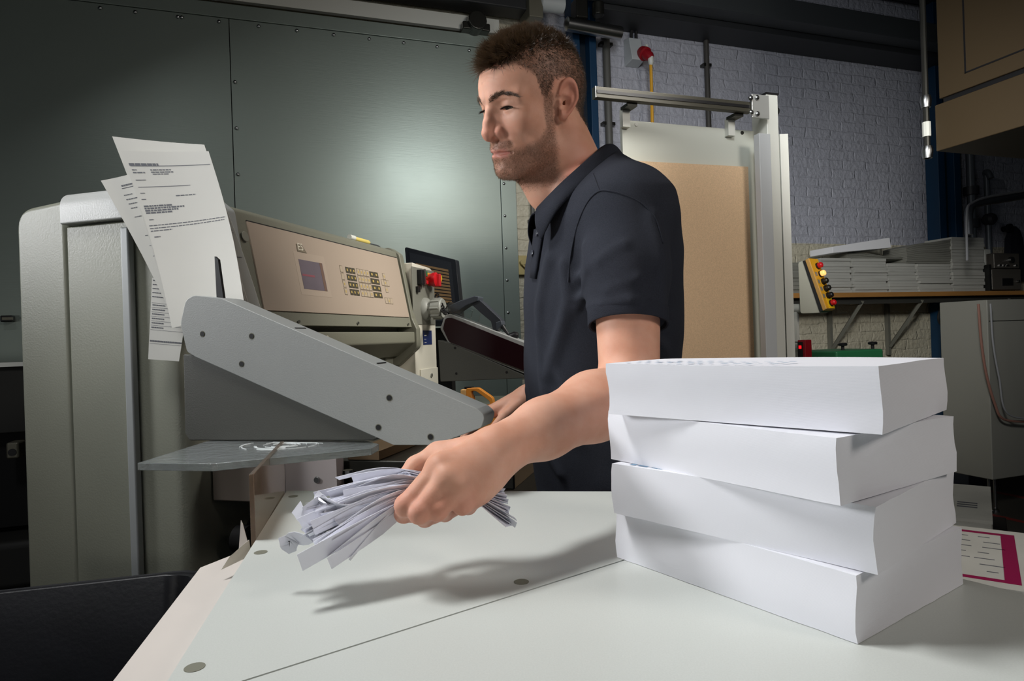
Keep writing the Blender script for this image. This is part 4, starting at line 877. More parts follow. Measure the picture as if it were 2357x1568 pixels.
# orange pressing block on the table
def ob(u, v, Y): p = ca(u, v, Y); return (p[0], p[2])
YO = 1.72
og = thing('pressing_block', 'orange pressing block with a handle opening on the cutter table', 'block', (ca(1100, 950, YO)[0], YO, .9), C)
out = [ob(1072, 894, YO), ob(1100, 893, YO), ob(1133, 916, YO), ob(1139, 945, YO), (ob(1141, 990, YO)[0], .897), (ob(1072, 990, YO)[0], .897)]
hole = [ob(1082, 900, YO), ob(1096, 901, YO), ob(1126, 923, YO), ob(1128, 932, YO), ob(1094, 934, YO)]
def ring_prism(bm, o, h, y0, y1):
    """plate with a hole: o and h resampled to the same count by angle"""
    c = np.mean(h, 0); N = 40
    def samp(poly):
        r = []; poly = np.array(poly)
        for k in range(N):
            a = 2 * math.pi * k / N; d = np.array([math.cos(a), math.sin(a)]); best = None
            for i in range(len(poly)):
                p, q = poly[i] - c, poly[(i + 1) % len(poly)] - c; e = q - p; den = d[0] * e[1] - d[1] * e[0]
                if abs(den) < 1e-12: continue
                t = (p[0] * e[1] - p[1] * e[0]) / den; s = (p[0] * d[1] - p[1] * d[0]) / den
                if t > 0 and -1e-6 <= s <= 1 + 1e-6 and (best is None or t > best): best = t
            r.append(c + d * best)
        return r
    O, H = samp(o), samp(h)
    V = [[[bm.verts.new((p[0], y, p[1])) for p in L] for L in (O, H)] for y in (y0, y1)]
    for k in range(N):
        j = (k + 1) % N
        bm.faces.new((V[0][0][k], V[0][0][j], V[0][1][j], V[0][1][k])); bm.faces.new((V[1][0][k], V[1][1][k], V[1][1][j], V[1][0][j]))
        bm.faces.new((V[0][0][k], V[1][0][k], V[1][0][j], V[0][0][j])); bm.faces.new((V[0][1][k], V[0][1][j], V[1][1][j], V[1][1][k]))
bm = new(); ring_prism(bm, rounded(out, [.004, .01, .01, .01, 0, 0], 4), rounded(hole, .006, 4), YO, YO + .02); obj('handle_plate', bm, M_orange, og, bevel=.002)
a = ob(1060, 897, YO); b = ob(1073, 897, YO)
obj('end_block', B_(box, a[0], b[0], YO - .002, YO + .05, .897, b[1]), mat('end_wood', (214, 168, 106), .6), og, bevel=.002)
obj('black_tab', B_(box, a[0] + .008, b[0] + .012, YO + .01, YO + .03, b[1], b[1] + .006), M_black, og)

# ---------------------------------------------------------------- job papers stuck behind the near arm
def sheet(label, corners, Y, n=10, curl=.0, lines=(), name='job_sheet', tint=mat('job_paper', (208, 207, 200), .7, spec=.2, noise=(8, .015)), dy=(0, 0, 0, 0), ink=M_ink, group=None):
    """corners TL TR BR BL in the photograph at depth Y (+dy each): a thin curved sheet, with print as thin bars on it"""
    c = [ca(u, v, Y + d) for (u, v), d in zip(corners, dy)]
    def P(s, t, off=0.0):
        p = (c[0] * (1 - s) + c[1] * s) * (1 - t) + (c[3] * (1 - s) + c[2] * s) * t
        return p + np.array([0, curl * math.sin(math.pi * t) + curl * .6 * math.sin(math.pi * s) - off, 0])
    bm = new(); g = [[[bm.verts.new(tuple(P(i / n, j / n, o))) for i in range(n + 1)] for j in range(n + 1)] for o in (0, -.0006)]
    for j in range(n):
        for i in range(n):
            bm.faces.new((g[0][j][i], g[0][j + 1][i], g[0][j + 1][i + 1], g[0][j][i + 1])); bm.faces.new((g[1][j][i], g[1][j][i + 1], g[1][j + 1][i + 1], g[1][j + 1][i]))
    for i in range(n):
        for a, b in (((0, i), (0, i + 1)), ((n, i + 1), (n, i)), ((i + 1, 0), (i, 0)), ((i, n), (i + 1, n))):
            bm.faces.new((g[0][a[0]][a[1]], g[0][b[0]][b[1]], g[1][b[0]][b[1]], g[1][a[0]][a[1]]))
    ctr = c[3] * .5 + c[2] * .5
    o = obj(name, bm, tint, fr=C, label=label, cat='paper', sharp=60, group=group)
    if lines:
        bm = new()
        for s0, s1, t, h in lines:
            cuts = [s0]
            while cuts[-1] < s1: cuts.append(min(s1, cuts[-1] + RNG.uniform(.02, .07)))
            for a, b in zip(cuts[:-1], cuts[1:]):
                if h >= .005 and b < s1: b -= .008
                v = [bm.verts.new(tuple(P(*q, .0004))) for q in ((a, t), (b, t), (b, t + h), (a, t + h))]; bm.faces.new(v)
        ch = obj('print', bm, ink, o, smooth=False)
    return o
L1 = [(.04, .36, .07, .014), (.05, .97, .083, .004), (.05, .1, .105, .006), (.05, .18, .12, .007), (.25, .48, .105, .007), (.25, .5, .118, .007), (.26, .44, .13, .006), (.05, .16, .165, .004), (.05, .65, .205, .0035), (.05, .1, .24, .004), (.04, .09, .275, .004),
      (.04, .36, .312, .009), (.04, .5, .325, .009), (.04, .42, .338, .009), (.04, .34, .351, .009), (.05, .1, .392, .004), (.03, .97, .425, .005), (.03, .95, .441, .005), (.03, .28, .456, .005), (.05, .12, .49, .005)]
L1.append((.44, .68, .262, .006))
L2 = [(.4, .95, .1, .006), (.4, .95, .13, .012)] + [(.35 + .0 * k, .35 + RNG.uniform(.2, .6), .2 + k * .05, .006) for k in range(12)]
sheet('front white letter of the papers stuck behind the arm, with a printed letterhead', [(277, 347), (480, 348), (562, 698), (396, 756)], 1.062, curl=.012, lines=L1, dy=(.01, .01, 0, -.0))
sheet('blank white sheet showing above and behind the front letter', [(258, 314), (470, 333), (566, 702), (398, 750)], 1.082, curl=.012, dy=(.01, .01, 0, 0))
L2 = [(.35, .95, .055, .01), (.33, .95, .075, .004), (.3, .5, .12, .006), (.3, .7, .15, .006), (.3, .5, .18, .006), (.3, .45, .21, .006), (.28, .9, .27, .005), (.3, .5, .4, .004), (.28, .8, .47, .004)] + [(.25, .75, .54 + k * .06, .004) for k in range(6)]
sheet('leaning printed list sheet to the left of the front letter, upper left', [(232, 416), (330, 392), (480, 740), (405, 746)], 1.092, curl=.006, lines=L2)
L3 = [(.03, RNG.uniform(.5, .9), .02 + k * .05, .012) for k in range(5)] + [(.03, 1, .3 + k * .055, .004) for k in range(7)] + [(.05, .4, .32 + k * .055, .014) for k in range(6)] + [(.03, 1, .76, .02), (.03, 1, .8, .004)]
sheet('lowest sheet, a ruled form hanging beside the arm against the cabinet', [(350, 640), (440, 650), (412, 832), (341, 827)], 1.104, lines=L3)
L4 = [(.82, .95, .1 + k * .03, .004) for k in range(6)] + [(.8, .94, .49, .008)]
sheet('rearmost sheet on the right of the papers, beside the control panel', [(430, 470), (520, 478), (601, 713), (500, 700)], 1.112, curl=.004, lines=L4)
sheet('second sheet from the right in the papers, a slip between letter and rear sheet', [(440, 480), (492, 470), (574, 706), (480, 700)], 1.098, curl=.004)

# ================================================================ TABLES
ZT = .90
def tp(u, v): return W.at(u, v, Z=ZT)
tL = [tp(330, 1655), tp(660, 1130), tp(1725, 1132), tp(1694, 1204.5), tp(300, 1648)]
tA, tB = tp(560, 1568), tp(1435, 1290)                             # the joint line
dj = (tB - tA)[:2]; dj /= np.linalg.norm(dj); nj = np.array([-dj[1], dj[0]])
pj = lambda s, o=0.0: tA[:2] + dj * s + nj * o
e1 = tp(2217, 1325)[:2]; e2 = tp(2357, 1357)[:2]; de = (e2 - e1) / np.linalg.norm(e2 - e1)
# corner of the front table: joint line meets its right edge
Amat = np.array([dj, -de]).T; s_, r_ = np.linalg.solve(Amat, e1 - tA[:2]); corner = tA[:2] + dj * s_
g = .0012
wt = thing('work_table', 'pale grey laminate table beside the cutter, under the man\'s hand', 'table', (-.05, .85, 0))
a0 = tp(660, 1130)[:2]; l0 = tp(385, 1568)[:2]; dl = (l0 - a0) / np.linalg.norm(l0 - a0)
k_ = np.linalg.solve(np.array([dl, -dj]).T, pj(0, g) - l0)[0]         # left edge meets the joint line
top = [a0, tp(1725, 1132)[:2], corner + nj * g, l0 + dl * k_]
bm = new(); prism(bm, [tuple(q) for q in top], 'z', ZT - .028, ZT); obj('tabletop', bm, M_table, wt, smooth=False)
for u, v in ((675, 1143), (600, 1272), (448, 1537), (1200, 1340)):
    p = tp(u, v); obj('screw_cap', B_(lathe, [(0, .0078), (.0004, .0078)], (p[0], p[1], ZT), (0, 0, 1), 24), M_dot, wt)
p = tp(790, 1137)
for q in (a0 + [.06, -.06], top[1] + [-.1, -.08], l0 + [.08, .06]):
    obj('leg', B_(box, q[0] - .02, q[0] + .02, q[1] - .02, q[1] + .02, 0, ZT - .028), M_alu_dark, wt)
wf = thing('front_table', 'pale grey laminate table in the foreground carrying the paper blocks', 'table', (.3, .4, 0))
far_ = corner - nj * .75
top2 = [pj(-.12, -g), corner - nj * g, corner - nj * .75, pj(-.12, -.75)]
bm = new(); prism(bm, [tuple(q) for q in top2], 'z', ZT - .028, ZT); obj('tabletop', bm, M_table, wf, smooth=False)
for q in (corner - nj * .08 - dj * .08, corner - nj * .68 - dj * .08, pj(0, -.08)):
    obj('leg', B_(box, q[0] - .02, q[0] + .02, q[1] - .02, q[1] + .02, 0, ZT - .028), M_alu_dark, wf)
# pale card along the left edge, a little lower
cb = [W.at(u, v, Z=.868)[:2] for u, v in ((461, 1307), (560, 1300), (395, 1640), (205, 1640))]
cb[1] = a0 + dl * .16 + np.array([.01, 0]); cb[2] = l0 + dl * .1 + np.array([.02, 0])
bm = new(); prism(bm, [tuple(q) for q in (cb[0], cb[1], cb[2], cb[3])], 'z', .864, .868)
obj('side_card', bm, M_card, label='pale pinkish card strip under the left edge of the work table', cat='card')
# clear guide plate on the table edge
ga, gb_ = a0 + dl * .0 + np.array([-.002, 0]), a0 + dl * .285
n_ = np.array([-dl[1], dl[0]]); n_ = n_ if n_[0] < 0 else -n_
bm = new(); q0, q1 = ga, gb_
zg0, zg1 = ZT - .02, .985
hexa(bm, [(*q0, zg0), (*(q0 + n_ * .006), zg0), (*(q1 + n_ * .006), zg0), (*q1, zg0)], [(*q0, zg1), (*(q0 + n_ * .006), zg1), (*(q1 + n_ * .006), zg1), (*q1, zg1)])
obj('clear_guide', bm, mat('acrylic_reflection_tint', (196, 176, 156), .08, trans=.85, ior=1.3, spec=.7), bevel=.0008, label='upright clear acrylic guide on the left edge of the work table', cat='guide')  # clear plate, its brownish reflection put into the tint
p = tp(572, 1255); bm = new()
hexa(bm, [(p[0] - .022, p[1] - .03, ZT - .02), (p[0] - .006, p[1] + .02, ZT - .02), (p[0] - .005, p[1] + .02, ZT - .019), (p[0] - .021, p[1] - .03, ZT - .019)], [(p[0] - .016, p[1] - .02, ZT - .008), (p[0] - .006, p[1] + .015, ZT + .002), (p[0] - .005, p[1] + .015, ZT + .002), (p[0] - .015, p[1] - .02, ZT - .007)])
obj('tape_scrap', bm, mat('tape', (206, 200, 188), .25, trans=.4), label='torn scrap of tape curling off the left edge of the work table', cat='tape')
p = tp(583, 1228); bm = new()
hexa(bm, [(p[0] - .02, p[1], ZT - .02), (p[0] - .004, p[1] - .004, ZT - .02), (p[0] - .004, p[1] - .003, ZT - .02), (p[0] - .02, p[1] + .001, ZT - .02)], [(p[0] - .016, p[1], ZT + .018), (p[0] - .013, p[1] - .002, ZT + .014), (p[0] - .013, p[1] - .001, ZT + .014), (p[0] - .016, p[1] + .001, ZT + .018)])
obj('card_scrap', bm, M_card, label='pointed scrap of pale card sticking up at the foot of the clear guide', cat='card')

# ================================================================ BLACK BIN
zr = .73
r1, r2 = W.at(-260, 1392, Z=zr)[:2], W.at(476, 1311, Z=zr)[:2]
dr = (r2 - r1) / np.linalg.norm(r2 - r1); nr = np.array([dr[1], -dr[0]])          # toward the camera
def rect(ins, z, shrink=0.0):
    L = np.linalg.norm(r2 - r1); c = [(ins + shrink, ins + shrink), (L - ins - shrink, ins + shrink), (L - ins - shrink, .72 - ins - shrink), (ins + shrink, .72 - ins - shrink)]
    return [tuple(r1 + dr * s + nr * t) + (z,) for s, t in [tuple(q) for q in rounded(c, .06, 4)]]
bn = thing('waste_bin', 'large open black plastic waste bin at the lower left', 'bin', tuple((r1 + r2) / 2 + nr * .36) + (0,))
bm = new(); loops = [rect(.05, 0), rect(0, zr), rect(.006, zr + .003), rect(.012, zr), rect(.06, .02)]
R_ = [[bm.verts.new(p) for p in l] for l in loops]; N = len(R_[0])
for i in range(4):
    for k in range(N): bm.faces.new((R_[i][k], R_[i][(k + 1) % N], R_[i + 1][(k + 1) % N], R_[i + 1][k]))
bm.faces.new(R_[0]); bm.faces.new(R_[-1]); obj('shell', bm, M_bin, bn, sharp=60)
bm = new(); rr = rect(-.002, zr - .004); tube(bm, [np.array(p) for p in rr + rr[:2]], .007, 8, cap=False); obj('rolled_rim', bm, M_bin, bn)
p = W.at(160, 1562, Z=.5)
bm = new(); hexa(bm, [(p[0] - .05, p[1] - .1, .42), (p[0] + .02, p[1] - .1, .42), (p[0] + .02, p[1], .42), (p[0] - .05, p[1], .42)], [(p[0] - .05, p[1] - .1, .5), (p[0] + .02, p[1] - .1, .5), (p[0] + .02, p[1], .5), (p[0] - .05, p[1] - .0, .5)])
obj('paper_bundle', bm, M_paper, label='white paper bundle in the black bin at the bottom edge', cat='paper')
# dark machine parts behind the cutter at the far left edge
p = B.at(20, 905, Y=2.9)
dkm = thing('dark_machine', 'dark machine in shadow at the left edge behind the cutter', 'machine', (p[0] - .3, 3.0, 0), B)
M_dm = mat('dark_machine_paint', (40, 40, 38), .6)
z1, z2, z3 = B.at(20, 838, Y=2.9)[2], B.at(20, 998, Y=2.9)[2], B.at(20, 1220, Y=2.9)[2]
obj('upper_box', B_(box, p[0] - .9, p[0] + .4, 2.9, 3.3, z2, z1), M_dm, dkm, bevel=.006)
obj('top_edge', B_(box, p[0] - .9, p[0] + .4, 2.885, 2.9, z1 - .01, z1 + .006), M_alu, dkm)
obj('lower_body', B_(box, p[0] - .9, p[0] + .4, 2.95, 3.3, z3, z2), M_rubber, dkm)
obj('foot_plate', B_(box, p[0] - .9, p[0] + .35, 2.8, 3.32, z3 - .2, z3 - .02), M_dm, dkm, bevel=.03)
obj('foot_block', B_(box, p[0] - 1.0, p[0] + .2, 2.9, 3.3, 0, z3 - .2), M_rubber, dkm)
a, b = B.at(12, 1020, Y=2.86), B.at(44, 1056, Y=2.86)
cbx = thing('junction_box', 'small grey metal box on the dark machine at the left edge', 'box', (a[0], 2.9, b[2]), B)
obj('body', B_(box, a[0], b[0], 2.86, 2.95, b[2], a[2]), M_alu_dark, cbx, bevel=.008)
obj('knockout', B_(lathe, [(0, .013), (.003, .013)], ((a[0] + b[0]) / 2, 2.86, b[2] + .025), (0, -1, 0), 14), M_black, cbx)
a, b = B.at(4, 727, Y=YD - .03), B.at(32, 741, Y=YD - .03)
wo = thing('wall_socket', 'dark double socket on the zinc door at the left edge', 'socket', (a[0], YD, b[2]), B)
obj('plate', B_(box, a[0], b[0], YD - .05, YD - .012, b[2], a[2]), M_black, wo, bevel=.004)
for k in (.2, .65): x = a[0] + (b[0] - a[0]) * k; obj('socket_face', B_(box, x, x + .02, YD - .054, YD - .05, b[2] + .008, a[2] - .008), M_alu_dark, wo)

# ================================================================ PAPER BLOCKS
BA, BB, BH = .2677, .195, .0546
blk = [((.2874, .5139), .8025), ((.2516, .5139), .9957), ((.2786, .5126), .8588), ((.2630, .5147), .9594)]
BL = ['topmost of the four white paper blocks, with faint blue print on it', 'second white paper block from the top, jutting out at the left front', 'third white paper block from the top, printed blue along its edge', 'lowest of the four white paper blocks, standing on the front table']
for i, ((x, y), t) in enumerate(blk):
    z0 = ZT + .0004 + BH * (3 - i); Fp = np.array([x, y]); La = np.array([-math.cos(t), math.sin(t)]) * BA; Rb = np.array([math.sin(t), math.cos(t)]) * BB
    bm = new(); n, m_, kz = 16, 12, 6; gv = {}
    for k in range(kz + 1):
        for i2 in range(n + 1):
            for j in range(m_ + 1):
                if 0 < k < kz and 0 < i2 < n and 0 < j < m_: continue
                s, q = i2 / n, j / m_; zz = k / kz
                j1, j2 = RNG.normal(0, .00025, 2)
                lean = .0012 * math.sin(5 * zz + i)
                p = Fp + La * s + Rb * q + np.array([j1 + lean, j2])
                dz = 0
                if k == kz: dz = -.0022 * (1 - math.sin(math.pi * q)) * (q > .5) * (i < 3) - .0008 * math.sin(3 * q + 4 * s + i)
                gv[k, i2, j] = bm.verts.new((p[0], p[1], z0 + zz * (BH - .0008) + dz * (k / kz) ** 4))
    for k in (0, kz):
        for a in range(n):
            for b in range(m_): bm.faces.new((gv[k, a, b], gv[k, a + 1, b], gv[k, a + 1, b + 1], gv[k, a, b + 1]))
    for k in range(kz):
        for a in range(n):
            for j in (0, m_): bm.faces.new((gv[k, a, j], gv[k, a + 1, j], gv[k + 1, a + 1, j], gv[k + 1, a, j]))
        for b in range(m_):
            for a in (0, n): bm.faces.new((gv[k, a, b], gv[k, a, b + 1], gv[k + 1, a, b + 1], gv[k + 1, a, b]))
    o = obj('paper_block', bm, M_paper_block, label=BL[i], cat='paper block', group='white paper blocks stacked on the front table', sharp=40)
    if i in (0, 2):
        bm = new(); rg = random.Random(3 + i)
        for r in range(3 if i == 0 else 1):
            s = .99 - .25 * (i == 0) * 0; y_ = .03 + r * .1
            for k in range(14 if i == 0 else 5):
                a = .93 - k * (.045 if i == 0 else .035) - rg.uniform(0, .01); w_ = rg.uniform(.012, .03); h_ = rg.uniform(.01, .035)
                q = [Fp + La * aa + Rb * bb for aa, bb in ((a, y_), (a - w_, y_), (a - w_, y_ + h_), (a, y_ + h_))]
                zt_ = z0 + BH - .0002 + (.0006 if i == 0 else .0003)
                bm.faces.new([bm.verts.new((*p, zt_)) for p in q])
        obj('blue_print', bm, M_ink_blue, o, smooth=False)
# ================================================================ THE MAN: surfaces grown from distance fields
f4 = np.float32
def A_(*v): return np.array(v, f4)
def smin(a, b, k):
    h = np.clip(.5 + .5 * (b - a) / k, 0, 1); return b * (1 - h) + a * h - k * h * (1 - h)
def smax(a, b, k): return -smin(-a, -b, k)
def ell(P, c, r):
    q = P - A_(*c); r = A_(*r); k0 = np.sqrt(((q / r) ** 2).sum(1)); k1 = np.sqrt(((q / (r * r)) ** 2).sum(1)) + 1e-9
    return k0 * (k0 - 1) / k1
def sph(P, c, r): return np.sqrt(((P - A_(*c)) ** 2).sum(1)) - r
def cone(P, a, b, ra, rb):
    a = A_(*a); d = A_(*b) - a; t = np.clip(((P - a) @ d) / (d @ d), 0, 1)
    q = P - a - t[:, None] * d; return np.sqrt((q * q).sum(1)) - (ra + (rb - ra) * t)
def chain(P, pts, rs, k=.004):
    d = None
    for i in range(len(pts) - 1):
        e = cone(P, pts[i], pts[i + 1], rs[i], rs[i + 1]); d = e if d is None else smin(d, e, k)
    return d
def seg_dist(P, pts):
    d = None
    for i in range(len(pts) - 1):
        e = cone(P, pts[i], pts[i + 1], 0, 0); d = e if d is None else np.minimum(d, e)
    return d

def surface(sdf, lo, hi, h, n=16, slack=1.4):
    """dual contouring of a distance field on sparse blocks -> vertices, quads"""
    lo = np.array(lo, float); nb = np.ceil((np.array(hi) - lo) / (h * n)).astype(int); S = h * n
    I = np.stack(np.meshgrid(*[np.arange(k) for k in nb], indexing='ij'), -1).reshape(-1, 3)
    act = np.abs(sdf((lo + (I + .5) * S).astype(f4))) < S * .87 * slack; I = I[act]
    dims = nb * n + 2; L = np.arange(n + 2)
    gx, gy, gz = np.meshgrid(L, L, L, indexing='ij'); off = np.stack([gx, gy, gz], -1).reshape(-1, 3)
    ids, pos, quads = [], [], []
    cn = [(i, j, k) for i in (0, 1) for j in (0, 1) for k in (0, 1)]
    edges = [(a, b) for a in range(8) for b in range(a + 1, 8) if sum(abs(cn[a][t] - cn[b][t]) for t in range(3)) == 1]
    for blk_ in I:
        # corners from -1 .. n so that every edge owned by the block sees its four cells
        base = blk_ * n - 1
        P = (lo + (base + off) * h).astype(f4); D = sdf(P).reshape(n + 2, n + 2, n + 2)
        m = n + 1
        c8 = np.stack([D[i:i + m, j:j + m, k:k + m] for i, j, k in cn], -1)
        neg = (c8 < 0).sum(-1); cell = np.argwhere((neg > 0) & (neg < 8))
        if not len(cell): continue
        v8 = c8[cell[:, 0], cell[:, 1], cell[:, 2]]
        acc = np.zeros((len(cell), 3)); cnt = np.zeros(len(cell))
        for a, b in edges:
            da, db = v8[:, a], v8[:, b]; s = (da < 0) != (db < 0); t = np.where(s, da / (da - db + 1e-20), 0)
            p = np.array(cn[a]) + t[:, None] * (np.array(cn[b]) - np.array(cn[a])); acc += p * s[:, None]; cnt += s
        g = cell + base
        ids.append((g[:, 0] + 1) * (dims[1] + 2) * (dims[2] + 2) + (g[:, 1] + 1) * (dims[2] + 2) + g[:, 2] + 1)
        pos.append(lo + (g + acc / cnt[:, None]) * h)
        gid = lambda c: (c[:, 0] + base[0] + 1) * (dims[1] + 2) * (dims[2] + 2) + (c[:, 1] + base[1] + 1) * (dims[2] + 2) + c[:, 2] + base[2] + 1
        for ax in range(3):
            sl = [slice(1, n + 1)] * 3; s2 = list(sl); s2[ax] = slice(2, n + 2)
            d0, d1 = D[tuple(sl)], D[tuple(s2)]
            E = np.argwhere((d0 < 0) != (d1 < 0)) + 1
            if not len(E): continue
            fl = D[E[:, 0], E[:, 1], E[:, 2]] < 0
            u_, v_ = [(1, 2), (2, 0), (0, 1)][ax]; eu = np.eye(3, dtype=int)[u_]; ev = np.eye(3, dtype=int)[v_]
            q = np.stack([gid(E - eu - ev), gid(E - ev), gid(E), gid(E - eu)], -1)
            q[~fl] = q[~fl][:, ::-1]; quads.append(q)
    ids = np.concatenate(ids); pos = np.concatenate(pos); quads = np.concatenate(quads)
    u, first = np.unique(ids, return_index=True); pos = pos[first]
    qi = np.searchsorted(u, quads); qi = np.clip(qi, 0, len(u) - 1); ok = (u[qi] == quads).all(1)
    return pos, qi[ok]
def relax(pos, q, it=2, lam=.5):
    a = np.concatenate([q[:, 0], q[:, 1], q[:, 2], q[:, 3]]); b = np.concatenate([q[:, 1], q[:, 2], q[:, 3], q[:, 0]])
    for _ in range(it):
        s = np.zeros_like(pos); c = np.zeros(len(pos))
        np.add.at(s, a, pos[b]); np.add.at(s, b, pos[a]); np.add.at(c, a, 1); np.add.at(c, b, 1)
        pos = pos + lam * (s / np.maximum(c, 1)[:, None] - pos)
    return pos
def to_mesh(name, pos, quads, base):
    me = bpy.data.meshes.new(name); me.vertices.add(len(pos)); me.vertices.foreach_set('co', (pos - base).astype(np.float32).ravel())
    me.loops.add(quads.size); me.loops.foreach_set('vertex_index', quads.astype(np.int32).ravel())
    me.polygons.add(len(quads)); me.polygons.foreach_set('loop_start', np.arange(0, quads.size, 4, dtype=np.int32))
    me.update(calc_edges=True); return me
def wpt(u, v, d): q = W.at(u, v, Y=d); return q

# ---------------------------------------------------------------- head: local axes (forward, the man's left, up)
th, ph, ro = (math.radians(a) for a in (60, 14, -12))
fx = np.array([-math.sin(th), -math.cos(th), 0]); hl = np.array([math.cos(th), -math.sin(th), 0])
hf = math.cos(ph) * fx - np.array([0, 0, math.sin(ph)]); hu = np.cross(hf, hl)
hl, hu = math.cos(ro) * hl + math.sin(ro) * hu, -math.sin(ro) * hl + math.cos(ro) * hu
hu = np.cross(hf, hl)
HP = np.array([.062, 1.08, 1.525]); HM = np.stack([hf, hl, hu], 1)
WX = np.linspace(-.3, .3, 301); WS = np.interp(WX, [-.07, -.03, .01, .04, .12], [-.002, .003, .0095, .0095, .007])
def to_head(P):
    q = (P - HP) @ HM; x = q[:, 0].copy(); q[:, 0] = x - np.interp(x, WX, WS); q[:, 2] += .003 * np.clip((x - .03) / .05, 0, 1); return q.astype(f4)
def from_head(q):
    q = np.array(q, float); x = np.interp(q[..., 0], WX - WS, WX); z = q[..., 2] - .003 * np.clip((x - .03) / .05, 0, 1)
    return HP + np.stack([x, q[..., 1], z], -1) @ HM.T
EYE = (.0705, .0325, .0125); ER = .0122
ear_t = math.radians(10); ear_o = math.radians(24)
ex = np.array([math.cos(ear_t) * math.cos(ear_o), math.sin(ear_o) * -1, math.sin(ear_t)]); ex /= np.linalg.norm(ex)   # toward the face
ey = np.array([math.sin(ear_o), math.cos(ear_o), 0]); ey -= ex * (ex @ ey); ey /= np.linalg.norm(ey); ez = np.cross(ex, ey)
EARM = np.stack([ex, ey, ez], 1).astype(f4); EARC = A_(-.003, .0765, .0075)
def ear_sdf(Q):
    E = ((Q - EARC) @ EARM) / np.array([.88, 1, .93], f4)
    x, y, z = E[:, 0], E[:, 1], E[:, 2]
    w = np.where(z > 0, 1.0, 1.0 + z * 9)                                   # narrower toward the lobe
    Ex = np.stack([(x - .004 * np.clip(-z / .03, 0, 1)) / w, y, z], 1)
    d = ell(Ex, (0, -.001, 0), (.0165, .0042, .0300))
    r = np.sqrt((Ex[:, 0] / .0150) ** 2 + (z / .0285) ** 2); rim = np.sqrt(((r - 1) * .0185) ** 2 + (y - .0022) ** 2) - .0034
    rim = np.where((Ex[:, 0] > .009) & (z < .004), rim + .004, rim)
    d = smin(d, rim, .003)
    r2 = np.sqrt(((Ex[:, 0] - .0025) / .0095) ** 2 + ((z - .002) / .018) ** 2); anti = np.sqrt(((r2 - 1) * .012) ** 2 + (y - .0012) ** 2) - .0022
    anti = np.where(Ex[:, 0] > .006, anti + .004, anti); d = smin(d, anti, .002)
    d = smax(d, -ell(E, (.0035, .0048, -.006), (.0092, .0085, .0125)), .003); d = smax(d, -ell(E, (-.001, .0048, .013), (.0082, .0052, .0095)), .0025)
    d = smin(d, sph(E, (.0125, .0012, -.0065), .0036), .003)
    d = smin(d, ell(E, (.0055, 0, -.0265), (.0068, .0036, .0065)), .004)
    return d * .9
def head_sdf(Q):
    x, y, z = Q[:, 0], Q[:, 1], Q[:, 2]; M = Q.copy(); M[:, 1] = np.abs(y)
    d = ell(Q, (.007, 0, .036), (.081, .0725, .084))
    d = smin(d, ell(Q, (.038, 0, .042), (.058, .060, .050)), .02)
    d = smin(d, ell(Q, (.036, 0, -.02), (.050, .058, .055)), .022)
    d = smin(d, sph(M, (.056, .0425, -.006), .019), .018)
    d = smin(d, ell(Q, (.056, 0, -.05), (.037, .034, .036)), .018)
    d = smin(d, ell(Q, (.042, 0, -.066), (.046, .044, .033)), .016)
    d = smin(d, cone(M, (.016, .049, -.066), (.07, .018, -.086), .015, .013), .014)
    d = smin(d, sph(Q, (.0755, 0, -.0825), .0158), .012)
    d = smin(d, ell(M, (.028, .048, -.04), (.024, .016, .032)), .016)
    # brow and sockets
    d = smin(d, cone(M, (.0875, .009, .0255), (.067, .050, .0255), .0095, .009), .012)
    d = smax(d, -ell(M, (.0985, .0325, .0095), (.0185, .0185, .0115)), .010)
    d = smin(d, sph(M, (EYE[0], EYE[1], EYE[2]), ER + .0019), .0045)
    # soft lid crease and pouch
    e = M - A_(*EYE); rr = np.sqrt((e * e).sum(1)); d = d + .0011 * np.exp(-(((e[:, 2] - .0085 + 12 * e[:, 1] ** 2) / .0013) ** 2) - ((rr - .0145) / .006) ** 2)
    # nose
    n = chain(Q, [(.0885, 0, .016), (.0935, 0, .006), (.0985, 0, -.009), (.1018, 0, -.0235)], [.0070, .0070, .0084, .0112], .006)
    n = smin(n, cone(M, (.084, .0065, .0), (.087, .0125, -.024), .007, .0085), .01)
    n = smin(n, ell(M, (.0868, .0150, -.0252), (.0108, .0072, .0092)), .004)
    n = smin(n, cone(Q, (.104, 0, -.0305), (.093, 0, -.0345), .0048, .005), .005)
    d = smin(d, n, .007)
    d = smax(d, -ell(M, (.0945, .0080, -.0350), (.0066, .0036, .0044)), .003)
    d = d + .0012 * np.exp(-(cone(M, (.087, .0215, -.022), (.079, .0305, -.045), 0, 0) / .0028) ** 2)     # fold beside the nose
    # mouth
    lip = chain(M, [(.0898, 0, -.0515), (.0868, .009, -.0505), (.0755, .0262, -.0550)], [.0064, .0060, .0034], .005)
    d = smin(d, lip, .006)
    low = chain(M, [(.0868, 0, -.0618), (.0838, .01, -.0608), (.0755, .0242, -.0580)], [.0062, .0058, .0036], .005)
    d = smin(d, low, .005)
    d = smax(d, -chain(M, [(.0985, 0, -.0568), (.0925, .011, -.0563), (.0795, .0285, -.0568)], [.0026, .0025, .0020], .002), .0024)
    d = smax(d, -ell(Q, (.1035, 0, -.0725), (.012, .017, .0075)), .008)
    # eye slit
    d = smax(d, -ell(M, (.083, .0330, .0094), (.0115, .0125, .0026)), .0015)
    for z0, c0 in ((.052, .000), (.0595, .002), (.067, .0035)):
        d = d + .0009 * np.exp(-((z - z0 + c0 + 3.2 * y * y - .0012 * np.sin(y * 160)) / .0014) ** 2) * (x > .06) * np.exp(-(np.abs(y) / .034) ** 4)
    return smin(d, ear_sdf(M), .005)
NB = np.array([.112, 1.105, 1.40])                                           # base of the neck
